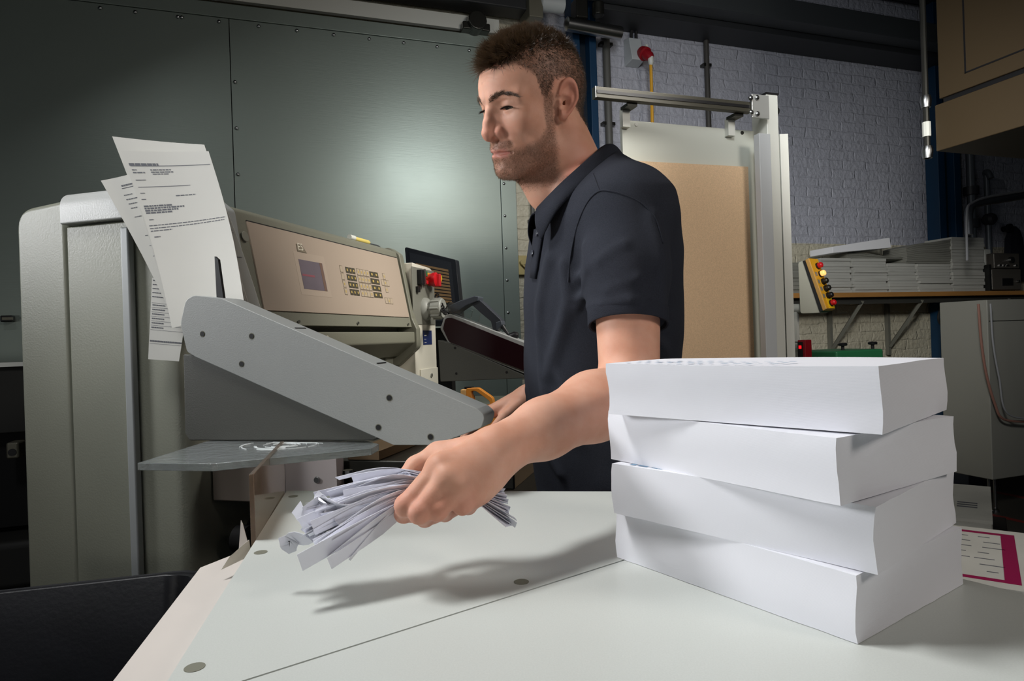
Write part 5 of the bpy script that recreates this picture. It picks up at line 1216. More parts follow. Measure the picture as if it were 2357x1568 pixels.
SH = np.array([.175, .985, 1.335]); EL = np.array([.160, .905, 1.072]); WR = wpt(1146, 1034, .725)
SHR = np.array([.215, 1.30, 1.335]); ELR = np.array([.21, 1.42, 1.09]); WRR = np.array([.03, 1.41, 1.02])
def hand_pts(L): return [wpt(*q) for q in L]
MC = hand_pts([(1012, 1078, .676), (1029, 1103, .664), (1055, 1125, .664), (1087, 1139, .674)])
FING = [(hand_pts([(1012, 1078, .676), (934, 1164, .652), (929, 1183, .672), (960, 1186, .698)]), [.0122, .0104, .0093, .008]),
        (hand_pts([(1029, 1103, .664), (966, 1180, .645), (978, 1192, .672), (1010, 1184, .700)]), [.0124, .0106, .0095, .0082]),
        (hand_pts([(1055, 1125, .664), (1007, 1174, .650), (1024, 1180, .680), (1052, 1168, .704)]), [.0122, .0102, .0092, .008]),
        (hand_pts([(1087, 1139, .674), (1064, 1163, .662), (1078, 1166, .686), (1095, 1154, .704)]), [.0114, .0092, .0084, .0074])]
THUMB = (hand_pts([(1100, 1034, .736), (1008, 1046, .742), (957, 1074, .733), (925, 1105, .716)]), [.018, .0132, .0110, .0088])
def hand_sdf(P):
    d = None
    for m_, r in zip(MC, (.0136, .0138, .0134, .0124)):
        e = cone(P, WR + (m_ - WR) * .12, m_, .020, r); d = e if d is None else smin(d, e, .012)
    pc = WR * .42 + np.mean(MC, 0) * .58 + np.array([.004, .014, -.004]); d = smin(d, sph(P, pc, .024), .018)
    d = smin(d, cone(P, WR + [.006, .012, -.012], MC[3] + [.006, .012, .004], .018, .015), .016)      # heel of the hand
    t = chain(P, THUMB[0], THUMB[1], .006); d = smin(d, t, .012)
    d = smin(d, cone(P, THUMB[0][1] + [.006, -.004, -.004], MC[0] + [0, .008, 0], .009, .01), .016)     # web
    fd = None
    for pts, rs in FING:
        e = chain(P, pts, rs, .003); e = smin(e, sph(P, pts[1], rs[1] + .0006), .003); fd = e if fd is None else smin(fd, e, .003)
    for m_ in MC: d = smin(d, sph(P, m_ + np.array([-.001, -.002, .001]), .0106), .008)              # knuckles
    return smin(d, fd, .005)
WH = (WRR - ELR) / np.linalg.norm(WRR - ELR)
RFIN = []
for k in range(4):
    b_ = WRR + WH * .085 + np.array([0, -.027 + .018 * k, .004]); L = (.07, .078, .072, .056)[k]
    RFIN.append(([b_, b_ + WH * L * .5 + [0, 0, -.008], b_ + WH * L * .78 + [0, 0, -.022], b_ + WH * L * .9 + [0, 0, -.038]], [.0105, .0095, .0085, .007]))
RTH = [WRR + WH * .02 + [0, -.025, -.004], WRR + WH * .055 + [0, -.045, -.014], WRR + WH * .085 + [0, -.05, -.03]]
def rhand_sdf(P):
    d = None
    for pts, rs in RFIN:
        e = cone(P, WRR, pts[0], .02, .0125); d = e if d is None else smin(d, e, .012)
    d = smin(d, chain(P, RTH, [.015, .0115, .0085]), .01)
    for pts, rs in RFIN: d = smin(d, chain(P, pts, rs, .003), .003)
    return d
def arm(P, s, e, w, big=1.0):
    d = chain(P, [s, s * .55 + e * .45, e], [.052 * big, .0475 * big, .0405 * big], .02)
    m_ = e * .68 + w * .32
    d = smin(d, chain(P, [e, m_, e * .3 + w * .7, w], [.040 * big, .0425 * big, .033, .0262], .02), .02)
    return d
NECKB = from_head((-.014, 0, -.02))
def gate(P, c, r):
    """only the part of the points within r of c"""
    return np.sqrt(((P - A_(*c)) ** 2).sum(1)) < r
def body_sdf(P):
    P = P.astype(f4); d = ell(P, (.155, 1.14, 1.24), (.085, .155, .19))                              # trunk, inside the shirt
    d = smin(d, cone(P, NB + [.02, -.06, -.03], SH, .05, .05), .04); d = smin(d, cone(P, NB + [.02, .06, -.03], SHR, .05, .05), .04)
    d = smin(d, arm(P, SH, EL, WR), .03); d = smin(d, arm(P, SHR, ELR, WRR, .95), .03)
    g = gate(P, HP, .24)
    if g.any():
        Q = to_head(P[g]); h = head_sdf(Q)
        n = cone(P[g], NECKB, NB, .0545, .062)
        n = smin(n, cone(P[g], from_head((-.012, .05, -.035)), NB + [-.045, -.012, -.02], .016, .014), .03)           # tendon
        n = smin(n, cone(P[g], from_head((.035, 0, -.075)), NB + [-.05, 0, .0], .03, .03), .03)
        d[g] = smin(d[g], smin(h, n, .016), .02)
    g = gate(P, WR * .4 + np.mean(MC, 0) * .6, .16)
    if g.any(): d[g] = smin(d[g], hand_sdf(P[g]), .012)
    g = gate(P, WRR, .2)
    if g.any(): d[g] = smin(d[g], rhand_sdf(P[g]), .012)
    return d

# ---------------------------------------------------------------- skin with stubble, lips and scalp as tint channels
def skin_mat():
    m = bpy.data.materials.new('skin'); m.use_nodes = True; nt = m.node_tree; b = nt.nodes['Principled BSDF']; L = nt.links.new
    at = nt.nodes.new('ShaderNodeAttribute'); at.attribute_name = 'tint'; sp = nt.nodes.new('ShaderNodeSeparateColor'); L(at.outputs['Color'], sp.inputs[0])
    tc = nt.nodes.new('ShaderNodeTexCoord')
    n1 = nt.nodes.new('ShaderNodeTexNoise'); n1.inputs['Scale'].default_value = 28; n1.inputs['Detail'].default_value = 5; L(tc.outputs['Object'], n1.inputs[0])
    n2 = nt.nodes.new('ShaderNodeTexNoise'); n2.inputs['Scale'].default_value = 420; n2.inputs['Detail'].default_value = 3; L(tc.outputs['Object'], n2.inputs[0])
    def mix(f, a, c, blend='MIX'):
        x = nt.nodes.new('ShaderNodeMix'); x.data_type = 'RGBA'; x.blend_type = blend
        if isinstance(f, float): x.inputs['Factor'].default_value = f
        else: L(f, x.inputs['Factor'])
        for s, i in ((a, 6), (c, 7)):
            if isinstance(s, tuple): x.inputs[i].default_value = s
            else: L(s, x.inputs[i])
        return x.outputs[2]
    r1 = nt.nodes.new('ShaderNodeMapRange'); r1.inputs['From Min'].default_value = .35; r1.inputs['From Max'].default_value = .65; L(n1.outputs[0], r1.inputs[0])
    base = mix(r1.outputs[0], lin((205, 150, 124)), lin((214, 164, 140)))
    rr = nt.nodes.new('ShaderNodeMath'); rr.operation = 'MULTIPLY'; rr.inputs[1].default_value = .5; L(sp.outputs['Blue'], rr.inputs[0])
    base = mix(rr.outputs[0], base, lin((206, 120, 108)))
    base = mix(sp.outputs['Green'], base, lin((176, 104, 100)))
    mm = nt.nodes.new('ShaderNodeMath'); mm.operation = 'MULTIPLY'; L(sp.outputs['Red'], mm.inputs[0])
    r2 = nt.nodes.new('ShaderNodeMapRange'); r2.inputs['From Min'].default_value = .3; r2.inputs['From Max'].default_value = .7; r2.inputs['To Min'].default_value = .55; L(n2.outputs[0], r2.inputs[0]); L(r2.outputs[0], mm.inputs[1])
    base = mix(mm.outputs[0], base, lin((74, 54, 42)))
    L(base, b.inputs['Base Color'])
    b.inputs['Roughness'].default_value = .55; b.inputs['Specular IOR Level'].default_value = .32
    b.inputs['Subsurface Weight'].default_value = .18; b.inputs['Subsurface Radius'].default_value = (1, .35, .2); b.inputs['Subsurface Scale'].default_value = .006
    bp = nt.nodes.new('ShaderNodeBump'); bp.inputs['Strength'].default_value = .18; bp.inputs['Distance'].default_value = .0008; L(n2.outputs[0], bp.inputs['Height']); L(bp.outputs[0], b.inputs['Normal'])
    return m
M_skin = skin_mat()
PB = np.array([.16, 1.2, 0.0])
man = thing('person', 'man with short brown hair and stubble in a dark polo shirt, looking down and reaching over the table with a handful of paper strips', 'person', PB)
man['label'] = 'man in a dark navy polo shirt reaching over the table, holding paper strips'
pos, quads = surface(body_sdf, (-.22, .58, .92), (.34, 1.56, 1.70), .0018)
pos = relax(pos, quads, 1, .35)
me = to_mesh('body', pos, quads, PB)
def sstep(x, a, b): t = np.clip((x - a) / (b - a), 0, 1); return t * t * (3 - 2 * t)
Qv = to_head(pos); hx, hy, hz = Qv[:, 0], np.abs(Qv[:, 1]), Qv[:, 2]; near_head = np.sqrt((Qv ** 2).sum(1)) < .18
def beard_mask(x, y, z):
    """jaw, chin and moustache"""
    cheek = np.interp(x, [-.01, .02, .045, .07, .1], [.012, -.012, -.042, -.050, -.048])          # upper edge of the stubble
    m_ = sstep(cheek - z, -.004, .010) * sstep(x, .012, .024) * sstep(z, -.128, -.105)
    side = sstep(x, .012, .020) * (1 - sstep(x, .03, .036)) * sstep(.022 - z, 0, .008) * sstep(y, .05, .058)   # sideburn strip
    m_ = np.maximum(m_, side * sstep(z, -.07, -.02))
    mous = sstep(x, .068, .076) * sstep(-z, .0365, .0395) * (1 - sstep(-z, .049, .052)) * sstep(.034 - y, 0, .006)
    m_ = np.maximum(m_, mous)
    lips_ = np.exp(-((z + .057) / .0075) ** 4) * sstep(.0265 - y, 0, .004) * sstep(x, .07, .076)
    return np.clip(m_ * (1 - lips_), 0, 1), lips_
def hair_edge(x, y):
    """lowest z of the hair at this place (head frame)"""
    top = np.interp(y, [0, .03, .045, .055, .075], [.076, .074, .066, .045, .03])                  # front line across forehead and temples
    t = np.interp(x, [-.09, -.066, -.045, -.02, -.006, .012, .027, .036, .045, .07, .1], [-.045, -.040, -.03, .005, .040, .038, .015, .018, .05, .07, .074])
    return np.where(x > .04, np.maximum(t, top - .004), t)
bm_, lp_ = beard_mask(hx, hy, hz)
scalp = sstep(hz - hair_edge(hx, hy), -.003, .006) * (hy < .0745 + .02 * (hz > .04)) * near_head
tint = np.zeros((len(pos), 4), np.float32); tint[:, 3] = 1
tint[:, 0] = np.clip(np.maximum(bm_ * .62, scalp * .92), 0, 1) * near_head; tint[:, 1] = lp_ * .6 * near_head
tint[:, 2] = np.where(near_head, np.exp(-(((hx - .1) / .02) ** 2 + ((hz + .025) / .02) ** 2)) * .6 + .8 * np.exp(-(((hy - .085) / .012) ** 2)), 0)
hd = np.min(np.stack([np.sqrt(((pos - q) ** 2).sum(1)) for pts, _ in FING for q in pts[1:]]), 0); tint[:, 2] = np.maximum(tint[:, 2], .7 * np.exp(-(hd / .018) ** 2))
att = me.color_attributes.new('tint', 'FLOAT_COLOR', 'POINT'); att.data.foreach_set('color', tint.ravel())
obj_mesh('body', me, M_skin, man, b=PB, sharp=180)
# eyes
def eye(side):
    c = from_head((EYE[0], EYE[1] * side, EYE[2])); bm = new(); bmesh.ops.create_uvsphere(bm, u_segments=28, v_segments=20, radius=ER)
    look = hf * .86 - hu * .5; look /= np.linalg.norm(look); R = Vector((0, 0, 1)).rotation_difference(Vector(look)).to_matrix().to_4x4()
    for f in bm.faces:
        z = f.calc_center_median().z / ER; f.material_index = 2 if z > .965 else 1 if z > .86 else 0
    bmesh.ops.transform(bm, matrix=Matrix.Translation(Vector(c)) @ R, verts=bm.verts)
    obj('eye', bm, [mat('eye_white', (150, 138, 132), .15), mat('iris', (72, 62, 54), .15), mat('pupil', (8, 8, 8), .1)], man)
eye(1); eye(-1)

# ---------------------------------------------------------------- hair as real strands
tri_c = pos[quads].mean(1); tn = np.cross(pos[quads[:, 2]] - pos[quads[:, 0]], pos[quads[:, 3]] - pos[quads[:, 1]]); area = np.linalg.norm(tn, axis=1) / 2; tn /= (2 * area[:, None] + 1e-12)
Qc = to_head(tri_c); nh = (tn @ HM)
def strands(name, idx, m, length, dirfn, r, parent, label=None, segs=3, jit=.22):
    """tapered three sided hairs rooted on the body surface"""
    n = len(idx); V = []; p0 = tri_c[idx] + RNG.normal(0, .0007, (n, 3)); q = Qc[idx]; nn = tn[idx]
    D = dirfn(q, nh[idx]) @ HM.T; D += RNG.normal(0, jit, (n, 3)); D /= np.linalg.norm(D, axis=1)[:, None]
    L = length(q) * RNG.uniform(.7, 1.25, n); bend = RNG.normal(0, .35, (n, 3)); t1 = np.cross(D, [.3, .5, .8]); t1 /= np.linalg.norm(t1, axis=1)[:, None] + 1e-9; t2 = np.cross(D, t1)
    rr = np.broadcast_to(r(q) if callable(r) else r, (n,))
    for s in range(segs + 1):
        t = s / segs; c = p0 - nn * .001 + D * (L * t)[:, None] + bend * (L * t * t * .35)[:, None]
        w = rr * (1 - t * .85)
        for k in range(3):
            a = 2 * math.pi * k / 3; V.append(c + (t1 * math.cos(a) + t2 * math.sin(a)) * w[:, None])
    V = np.stack(V, 1); nv = 3 * (segs + 1); F = []
    for s in range(segs):
        for k in range(3): F.append([s * 3 + k, s * 3 + (k + 1) % 3, s * 3 + 3 + (k + 1) % 3, s * 3 + 3 + k])
    F = np.array(F)[None] + (np.arange(n) * nv)[:, None, None]
    me = to_mesh(name, V.reshape(-1, 3), F.reshape(-1, 4), PB)
    return obj_mesh(name, me, m, parent, b=PB, sharp=180, label=label)
def pick(mask, n): w = np.where(mask, area, 0) * mask; w = w / w.sum(); return RNG.choice(len(w), n, p=w)
M_hair = mat('hair_brown', (76, 58, 39), .32, spec=.6, noise=(120, .35))
cx_, cy_, cz_ = Qc[:, 0], np.abs(Qc[:, 1]), Qc[:, 2]; nhd = np.sqrt((Qc ** 2).sum(1)) < .18
hm = (cz_ > hair_edge(cx_, cy_) - RNG.uniform(-.003, .004, len(cz_))) & nhd & ~((cx_ > -.018) & (cx_ < .016) & (cz_ < .040) & (cz_ > -.03) & (cy_ > .06))
def h_len(q):
    topness = sstep(q[:, 2] - .55 * np.abs(q[:, 1]), .045, .085); front = sstep(q[:, 0], .02, .08)
    return .0055 + topness * (.006 + .012 * front)
def h_dir(q, n):
    topness = sstep(q[:, 2] - .55 * np.abs(q[:, 1]), .045, .085)[:, None]; front = sstep(q[:, 0], .02, .085)[:, None]
    cl = np.stack([np.sin(q[:, 0] * 310 + 3 * np.sin(q[:, 1] * 190)), np.sin(q[:, 1] * 270 + 2.5 * np.sin(q[:, 0] * 230 + 1)), np.sin(q[:, 0] * 170 - q[:, 1] * 210)], 1)
    side = n * .42 + np.array([-.35, 0, -.75]) + cl * .15; top = n * .45 + np.array([.42, 0, .5]) + front * np.array([.75, 0, -.05]) + cl * .42
    return side * (1 - topness) + top * topness
topm = hm & (cz_ - .55 * cy_ > .05)
strands('hair', np.concatenate([pick(hm, 26000), pick(topm, 9000)]), M_hair, h_len, h_dir, lambda q: .00022 + .0002 * sstep(q[:, 2], .05, .09), man)
frontm = topm & (cx_ > .0)
strands('hair', pick(frontm, 1500), M_hair, lambda q: .011 + .013 * sstep(q[:, 0], .02, .08), h_dir, .00045, man, segs=4)
# stubble, brows, lashes
bmk, _ = beard_mask(cx_, cy_, cz_); bmk = bmk * nhd * ~((np.abs(ear_sdf(np.stack([Qc[:, 0], cy_, cz_], 1).astype(f4))) < .003) & (cy_ > .0715))
M_stub = mat('stubble', (112, 84, 58), .4)
strands('beard_stubble', pick(bmk, 12000), M_stub, lambda q: np.full(len(q), .0029), lambda q, n: n * .8 + np.array([.1, 0, -.7]), .00016, man, segs=2)
bz = np.interp(cy_, [.010, .02, .036, .05, .058], [.0235, .028, .0315, .028, .0225]); bw = np.interp(cy_, [.008, .014, .03, .058], [.003, .004, .0032, .0012])
brow = nhd & (np.abs(cz_ - bz) < bw) & (cy_ > .009) & (cy_ < .057) & (cx_ > .045)
strands('eyebrows', pick(brow, 2000), M_hair, lambda q: np.full(len(q), .0062), lambda q, n: n * .16 + np.stack([-.25 * np.ones(len(q)), np.sign(q[:, 1]) * .9, .25 - .5 * (np.abs(q[:, 1]) > .036)], 1), .0002, man, segs=2, jit=.12)
# lashes along the upper lid
bm = new()
for s in (1, -1):
    for k in range(60):
        t = k / 59; y_ = EYE[1] + (t - .5) * .0225; dz = .0118 - .0016 * (2 * t - 1) ** 2
        xx = EYE[0] + math.sqrt(max((ER + .0012) ** 2 - (y_ - EYE[1]) ** 2 - (dz - EYE[2]) ** 2, 1e-8))
        a = np.array([xx, y_ * s, dz]); d_ = np.array([.8, s * (t - .45) * 1.1, -.35 + RNG.normal(0, .12)]); L = .0085 * RNG.uniform(.7, 1.1)
        pts = [a - d_ * .001, a + d_ * L * .5, a + d_ * L + np.array([0, 0, .0012])]
        tube(bm, [from_head(q) for q in pts], [.0003, .00024, .00008], 3)
obj('eyelashes', bm, mat('lash_black', (30, 22, 18), .5), man)

# ---------------------------------------------------------------- polo shirt
byaw = math.radians(78); bf = np.array([-math.sin(byaw), -math.cos(byaw), 0]); bl = np.array([math.cos(byaw), -math.sin(byaw), 0])
ZS_ = np.array([.78, .86, .93, 1.0, 1.07, 1.14, 1.21, 1.28, 1.33, 1.365, 1.395, 1.42, 1.445])
XC = np.array([.162, .162, .160, .158, .157, .157, .156, .155, .156, .158, .157, .150, .140])
YC_ = np.array([1.245, 1.24, 1.23, 1.215, 1.20, 1.18, 1.16, 1.145, 1.135, 1.125, 1.118, 1.112, 1.108])
AX = np.array([.116, .120, .126, .131, .132, .131, .128, .122, .111, .097, .079, .059, .044])
BX = np.array([.172, .172, .172, .168, .170, .178, .188, .198, .200, .180, .135, .095, .070])
def torso(P):
    z = P[:, 2]; xc, yc, a, b = (np.interp(z, ZS_, q) for q in (XC, YC_, AX, BX))
    dx, dy = P[:, 0] - xc, P[:, 1] - yc; u = (dx * bf[0] + dy * bf[1]) / a; v = (dx * bl[0] + dy * bl[1]) / b
    r = (np.abs(u) ** 2.2 + np.abs(v) ** 2.2) ** (1 / 2.2); d = (r - 1) * np.minimum(a, b) * .9
    return np.maximum(np.maximum(d, z - 1.452), .79 - z)
SL = SH + (EL - SH) * .70; SLR = SHR + (ELR - SHR) * .7
FOLDS = []
CC = np.array([.103, 1.092, 1.408]); CN = np.cross([-.115, -.012, -.107], [.10, -.99, -.02]); CN = (CN / np.linalg.norm(CN)).astype(f4); CN = CN if CN[2] > 0 else -CN
def shirt_core(P):
    d = torso(P)
    d = smin(d, cone(P, NB + [.035, -.045, -.028], SH + [0, .012, .006], .046, .060), .05); d = smin(d, cone(P, NB + [.035, .045, -.028], SHR + [0, -.012, .006], .046, .060), .05)
    s = chain(P, [SH, SH * .5 + SL * .5 + [0, -.002, 0], SL], [.064, .0605, .0545], .02)
    nrm_ = (SL - SH) / np.linalg.norm(SL - SH); s = smax(s, (P - A_(*(SL - nrm_ * .022))) @ nrm_.astype(f4), .004)
    d = smin(d, s, .009)
    s = chain(P, [SHR, SLR], [.062, .055], .02); nr_ = (SLR - SHR) / np.linalg.norm(SLR - SHR); s = smax(s, (P - A_(*(SLR - nr_ * .022))) @ nr_.astype(f4), .004)
    d = smin(d, s, .022)
    return smax(d, (P - A_(*CC)) @ CN + .014, .012)
def shirt_sdf(P):
    P = P.astype(f4); d = shirt_core(P)
    w = np.sin(P[:, 2] * 31 + P[:, 0] * 22 + 2 * np.sin(P[:, 1] * 17)) * np.sin(P[:, 0] * 37 - P[:, 2] * 14 + P[:, 1] * 29)
    d = d + .0016 * w
    for pts, wd, am in FOLDS:
        c = np.mean(pts, 0); g = gate(P, c, .28)
        if g.any(): d[g] = d[g] - am * np.exp(-(seg_dist(P[g], pts) / wd) ** 2)
    return d
def trace(u, v, sdf, y0=.75, y1=1.5):
    r = W.ray(u, v); t = y0 / r[1]
    for _ in range(90):
        p = np.array([0, 0, CZ]) + r * t; d = float(sdf(p[None].astype(f4))[0]); t += d * .7 / np.linalg.norm(r)
        if abs(d) < 2e-4 or t * r[1] > y1: break
    return np.array([0, 0, CZ]) + r * t
def fold(px, wd, am): FOLDS.append(([trace(u, v, shirt_core) for u, v in px], wd, am))
fold([(1300, 610), (1312, 690), (1292, 760), (1262, 860)], .011, .010)
fold([(1262, 600), (1240, 720), (1248, 850), (1262, 980)], .012, .008)
fold([(1330, 640), (1380, 600), (1440, 560)], .007, .007)
fold([(1326, 690), (1400, 668), (1468, 640)], .006, .006)
fold([(1322, 712), (1380, 702), (1450, 690)], .006, .005)
fold([(1345, 570), (1352, 620), (1338, 690)], .007, .007)
fold([(1500, 500), (1520, 600), (1512, 720), (1530, 810)], .010, .008)
fold([(1240, 760), (1300, 880), (1330, 1010)], .010, .007)
fold([(1215, 900), (1240, 1000), (1290, 1090)], .010, .007)
pos2, q2_ = surface(shirt_sdf, (-.05, .86, .78), (.40, 1.50, 1.50), .004)
pos2 = relax(pos2, q2_, 2, .4)
M_shirt = mat('navy_pique', (42, 45, 54), .85, spec=.25, noise=(700, .22), bump=(1500, .5))
M_shirt2 = mat('navy_rib', (38, 41, 50), .85, spec=.25, bump=(900, .5))
shm = obj_mesh('polo_shirt', to_mesh('polo_shirt', pos2, q2_, PB), M_shirt, man, b=PB, sharp=180)
# sleeve cuffs: ribbed bands at the hem
def cuff(s, e, label=None):
    n = (e - s) / np.linalg.norm(e - s); a = np.cross(n, [0, 1, 0]); a /= np.linalg.norm(a); b = np.cross(n, a); bm = new(); R = []
    c0 = e - n * .034
    for t, r in ((0, .0548), (.001, .0575), (.022, .0572), (.024, .0560), (.0235, .0535), (.005, .052)):
        R.append([bm.verts.new(tuple(c0 + n * t + (a * math.cos(2 * math.pi * k / 40) + b * math.sin(2 * math.pi * k / 40)) * (r + .0007 * math.sin(3 * 2 * math.pi * k / 40)))) for k in range(40)])
    for i in range(len(R) - 1):
        for k in range(40): bm.faces.new((R[i][k], R[i][(k + 1) % 40], R[i + 1][(k + 1) % 40], R[i + 1][k]))
    obj('sleeve_cuff', bm, M_shirt2, shm, sharp=60)
cuff(SH, SL); cuff(SHR, SLR)
# collar
cc_ = np.array([.103, 1.092, 1.408]); e1 = np.array([-.115, -.012, -.107]); e1 /= np.linalg.norm(e1); la = np.array([.10, -.99, -.02]); la /= np.linalg.norm(la)
def col_pt(phi, t):
    """phi: 0 front, 90 near side, 180 back; t 0 top edge, 1 falling edge"""
    c, s = math.cos(phi), math.sin(phi); up_ = cc_ + e1 * c * .079 + la * s * .0665
    out_ = np.array([e1[0] * c * .7 + la[0] * s, e1[1] * c + la[1] * s, 0]); out_ /= np.linalg.norm(out_) + 1e-9
    fr_ = max(0, c) ** 3
    w = 1 - (1 - t) ** 1.6
    return up_ + out_ * (.034 * w + .006 * math.sin(math.pi * t)) + np.array([0, 0, -1]) * (.034 + .022 * fr_) * t ** 1.3 + np.array([0, 0, .006]) * math.sin(math.pi * min(1, t * 2)) * (t < .5) + np.array([.03, 0, -.004]) * fr_ * t
bm = new(); NP, NT = 48, 8; G = []
for i in range(NP + 1):
    phi = math.radians(20) + (math.radians(320)) * i / NP
    G.append([bm.verts.new(tuple(col_pt(phi, j / NT))) for j in range(NT + 1)])
for i in range(NP):
    for j in range(NT): bm.faces.new((G[i][j], G[i + 1][j], G[i + 1][j + 1], G[i][j + 1]))
co = obj('collar', bm, M_shirt2, shm, sharp=70); md = co.modifiers.new('solid', 'SOLIDIFY'); md.thickness = .0035; md.offset = 0
md = co.modifiers.new('sub', 'SUBSURF'); md.levels = 1; md.render_levels = 1
bm = new(); G = []                                                              # the stand of the collar, inside
for i in range(NP + 1):
    phi = math.radians(14) + math.radians(332) * i / NP; u_ = col_pt(phi, 0); d_ = cc_ - u_; d_[2] = 0; d_ /= np.linalg.norm(d_)
    G.append([bm.verts.new(tuple(u_ + d_ * .001)), bm.verts.new(tuple(u_ + d_ * .004 + [0, 0, -.03]))])
for i in range(NP): bm.faces.new((G[i][0], G[i + 1][0], G[i + 1][1], G[i][1]))
cs = obj('collar_stand', bm, M_shirt2, shm); md = cs.modifiers.new('solid', 'SOLIDIFY'); md.thickness = .002
# placket and buttons on the chest, seams on shoulder and armhole: laid on the shirt surface
def lay(px, lift=.0015, sdf=shirt_sdf): return [trace(u, v, sdf) for u, v in px]
def strip(px_a, px_b, lift):
    bm = new(); A, Bp = lay(px_a), lay(px_b); n = len(A); V = []
    for a, b in zip(A, Bp):
        row = []
        for t in (0, .33, .67, 1):
            p = a * (1 - t) + b * t; g = np.array([float(shirt_sdf((p + e_)[None].astype(f4))[0]) - float(shirt_sdf((p - e_)[None].astype(f4))[0]) for e_ in np.eye(3) * .002]); g /= np.linalg.norm(g) + 1e-9
            row.append(bm.verts.new(tuple(p - g * float(shirt_sdf(p[None].astype(f4))[0]) + g * lift)))
        V.append(row)
    for i in range(n - 1):
        for j in range(3): bm.faces.new((V[i][j], V[i + 1][j], V[i + 1][j + 1], V[i][j + 1]))
    return bm
pa = [(1236, 500), (1233, 530), (1230, 560), (1228, 590), (1226, 615), (1224, 640)]; pb = [(1256, 505), (1254, 530), (1249, 560), (1244, 590), (1240, 615), (1235, 642)]
pk = obj('placket', strip(pa, pb, .0025), M_shirt2, shm); md = pk.modifiers.new('solid', 'SOLIDIFY'); md.thickness = .003; md.offset = 0
for u, v in ((1243, 538), (1232, 584)):
    p = trace(u, v, shirt_sdf); g = np.array([float(shirt_sdf((p + e_)[None].astype(f4))[0]) - float(shirt_sdf((p - e_)[None].astype(f4))[0]) for e_ in np.eye(3) * .004]); g /= np.linalg.norm(g)
    obj('button', B_(lathe, [(0, .0052), (.0022, .0054), (.003, .0042), (.0028, .003), (.0024, 0)], p + g * .004, g, 16), mat('button_dark', (58, 60, 70), .25), shm)
for px in ([(1365, 400), (1371, 416), (1380, 440)], [(1440, 450), (1410, 441), (1380, 440), (1356, 460), (1336, 498), (1322, 545), (1312, 600), (1308, 650)], [(1440, 450), (1480, 470), (1510, 505), (1526, 560)]):
    pts = path(lay(px), 6); pts = [p - np.array([0, .0006, 0]) for p in pts]
    obj('seam', B_(tube, [p + np.array([0, .0006, 0]) for p in pts], .0013, 8), M_shirt, shm)

# ---------------------------------------------------------------- trousers and shoes (behind the tables)
HIPL, HIPR = np.array([.165, 1.16, .80]), np.array([.165, 1.33, .80]); KL, KR = np.array([.15, 1.16, .45]), np.array([.15, 1.34, .45]); FL, FR = np.array([.17, 1.16, .09]), np.array([.17, 1.35, .09])
def trouser_sdf(P):
    P = P.astype(f4); d = ell(P, (.165, 1.245, .82), (.118, .162, .12))
    for a, b, c in ((HIPL, KL, FL), (HIPR, KR, FR)): d = smin(d, chain(P, [a, b, c], [.088, .066, .058], .03), .02)
    return np.maximum(np.maximum(d, .07 - P[:, 2]), P[:, 2] - .9)
p3_, q3_ = surface(trouser_sdf, (0, .98, .04), (.36, 1.5, .95), .009)
obj_mesh('trousers', to_mesh('trousers', relax(p3_, q3_, 2), q3_, PB), mat('dark_denim', (34, 38, 50), .85, noise=(300, .15)), man, b=PB, sharp=180)
for c in (FL, FR):
    def shoe_sdf(P, c=c):
        P = P.astype(f4); d = ell(P, (c[0] - .06, c[1], .035), (.15, .05, .05)); d = smin(d, ell(P, (c[0] + .01, c[1], .065), (.06, .045, .05)), .03); return np.maximum(d, .002 - P[:, 2])
    a_, b_ = surface(shoe_sdf, (c[0] - .24, c[1] - .08, -.01), (c[0] + .12, c[1] + .08, .14), .007)
    obj_mesh('shoe', to_mesh('shoe', relax(a_, b_, 1), b_, PB), M_black, man, b=PB, sharp=180)
# ================================================================ PAPER STRIPS IN THE HAND
rs = random.Random(21)
def ribbon(pts, wid, roll, th=.0004, n=14):
    """thin strip of paper along a path, turned by roll (radians) along its length"""
    C_ = path(pts, max(3, n // (len(pts) - 1))); bm = new(); R = []
    for i, p in enumerate(C_):
        t = C_[min(i + 1, len(C_) - 1)] - C_[max(i - 1, 0)]; t = t / np.linalg.norm(t); f = i / (len(C_) - 1)
        a = np.cross(t, [0, 0, 1.0]); a /= np.linalg.norm(a); b = np.cross(a, t); r = roll[0] * (1 - f) + roll[1] * f
        wv = a * math.cos(r) + b * math.sin(r); nv = np.cross(wv, t)
        R.append([bm.verts.new(tuple(p + wv * x * wid / 2 + nv * y * th / 2)) for x, y in ((-1, -1), (1, -1), (1, 1), (-1, 1))])
    for i in range(len(R) - 1):
        for k in range(4): bm.faces.new((R[i][k], R[i][(k + 1) % 4], R[i + 1][(k + 1) % 4], R[i + 1][k]))
    bm.faces.new(R[0][::-1]); bm.faces.new(R[-1]); return bm
M_strip = mat('strip_paper', (232, 233, 242), .65, spec=.25)
PG = 'paper strips gripped in the man\'s hand'
PL = 'narrow white paper strip in the bundle gripped by the man\'s left hand'
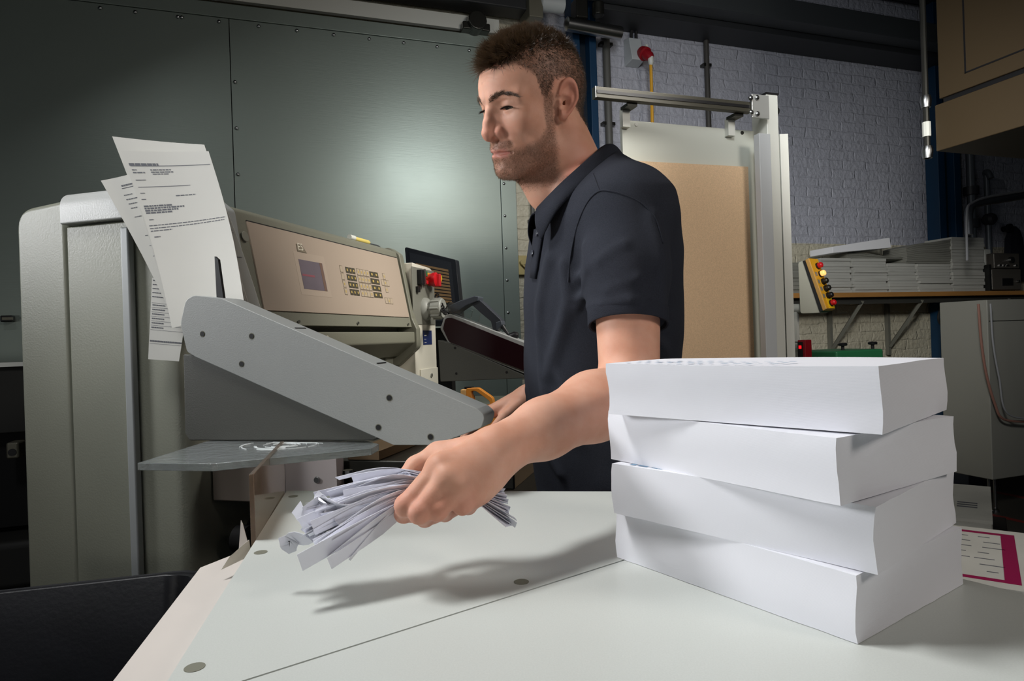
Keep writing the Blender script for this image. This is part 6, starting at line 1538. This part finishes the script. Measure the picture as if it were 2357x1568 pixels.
# (left end, right end, width, label): the ends in the photograph with their distance
special = [((776, 1102, .70), (1188, 1196, .68), .010, 'topmost white strip of the gripped bundle, pointing flat to the left'),
           ((690, 1296, .62), (1146, 1098, .74), .020, 'wide white strip hanging lowest left from the gripped bundle'),
           ((758, 1298, .635), (1150, 1110, .735), .014, 'long grey shaded strip bending down at the front of the gripped bundle')]
def strip_one(l, r, wid, label, k, roll=None):
    gy = 1098 + 46 * min(1, max(0, (l[1] - 1095) / 200)) + rs.uniform(-7, 7)
    g_ = wpt(972 + rs.uniform(-8, 8), gy, .688 + rs.uniform(-.004, .008)); m_ = wpt(1058, 1128 + (gy - 1120) * .25 + rs.uniform(-5, 5), .708 + rs.uniform(-.004, .004))
    a, b = wpt(*l), wpt(*r); a[2] = max(a[2], ZT + .008)
    q = a * .45 + g_ * .55 + np.array([0, 0, rs.uniform(-.004, .012)])
    roll = roll or (rs.uniform(.2, 1.5), rs.uniform(.1, .9))
    obj('paper_strip', ribbon([a, q, g_, m_, b], wid, roll), M_strip, label=label, cat='paper strip', group=PG, sharp=50)
for k, (l, r, w_, lab) in enumerate(special): strip_one(l, r, w_, lab, k, ((.5, .6), (1.3, .9), (1.35, 1.2))[k])
for k in range(44):
    t = k / 43; t = t ** .9
    u = np.interp(t, [0, .12, .35, .6, .8, 1], [800, 850, 716, 705, 700, 770]) + rs.uniform(-14, 22); v = np.interp(t, [0, .12, .35, .6, .8, 1], [1106, 1112, 1150, 1200, 1240, 1285]) + rs.uniform(-14, 14)
    d = .705 - .065 * t + rs.uniform(-.012, .012)
    if k % 3 == 0: u += rs.uniform(15, 75)
    ur, vr = 1186 - 40 * t + rs.uniform(-14, 6), 1208 - 105 * t + rs.uniform(-10, 10)
    strip_one((u, v, d), (ur, vr, .685 + .045 * t + rs.uniform(-.01, .01)), rs.uniform(.008, .017), PL, k)
# short crumpled scraps among the left ends
for k, (u, v) in enumerate(((728, 1172), (742, 1205), (722, 1228), (700, 1240), (758, 1160))):
    c = wpt(u, v, .668); bm = new(); pts = [c + np.array([rs.uniform(-.012, .012) + i * .006 - .012, rs.uniform(-.004, .004), rs.uniform(-.005, .005) + .004 * (-1) ** i]) for i in range(6)]
    pts.append(wpt(840, 1150 + k * 8, .685))
    obj('crumpled_strip', ribbon(pts, .016, (rs.uniform(0, 2), rs.uniform(0, 1)), n=30), M_strip, label='crumpled white paper scrap among the left ends of the gripped strips', cat='paper scrap', group='crumpled scraps in the man\'s hand', sharp=40)
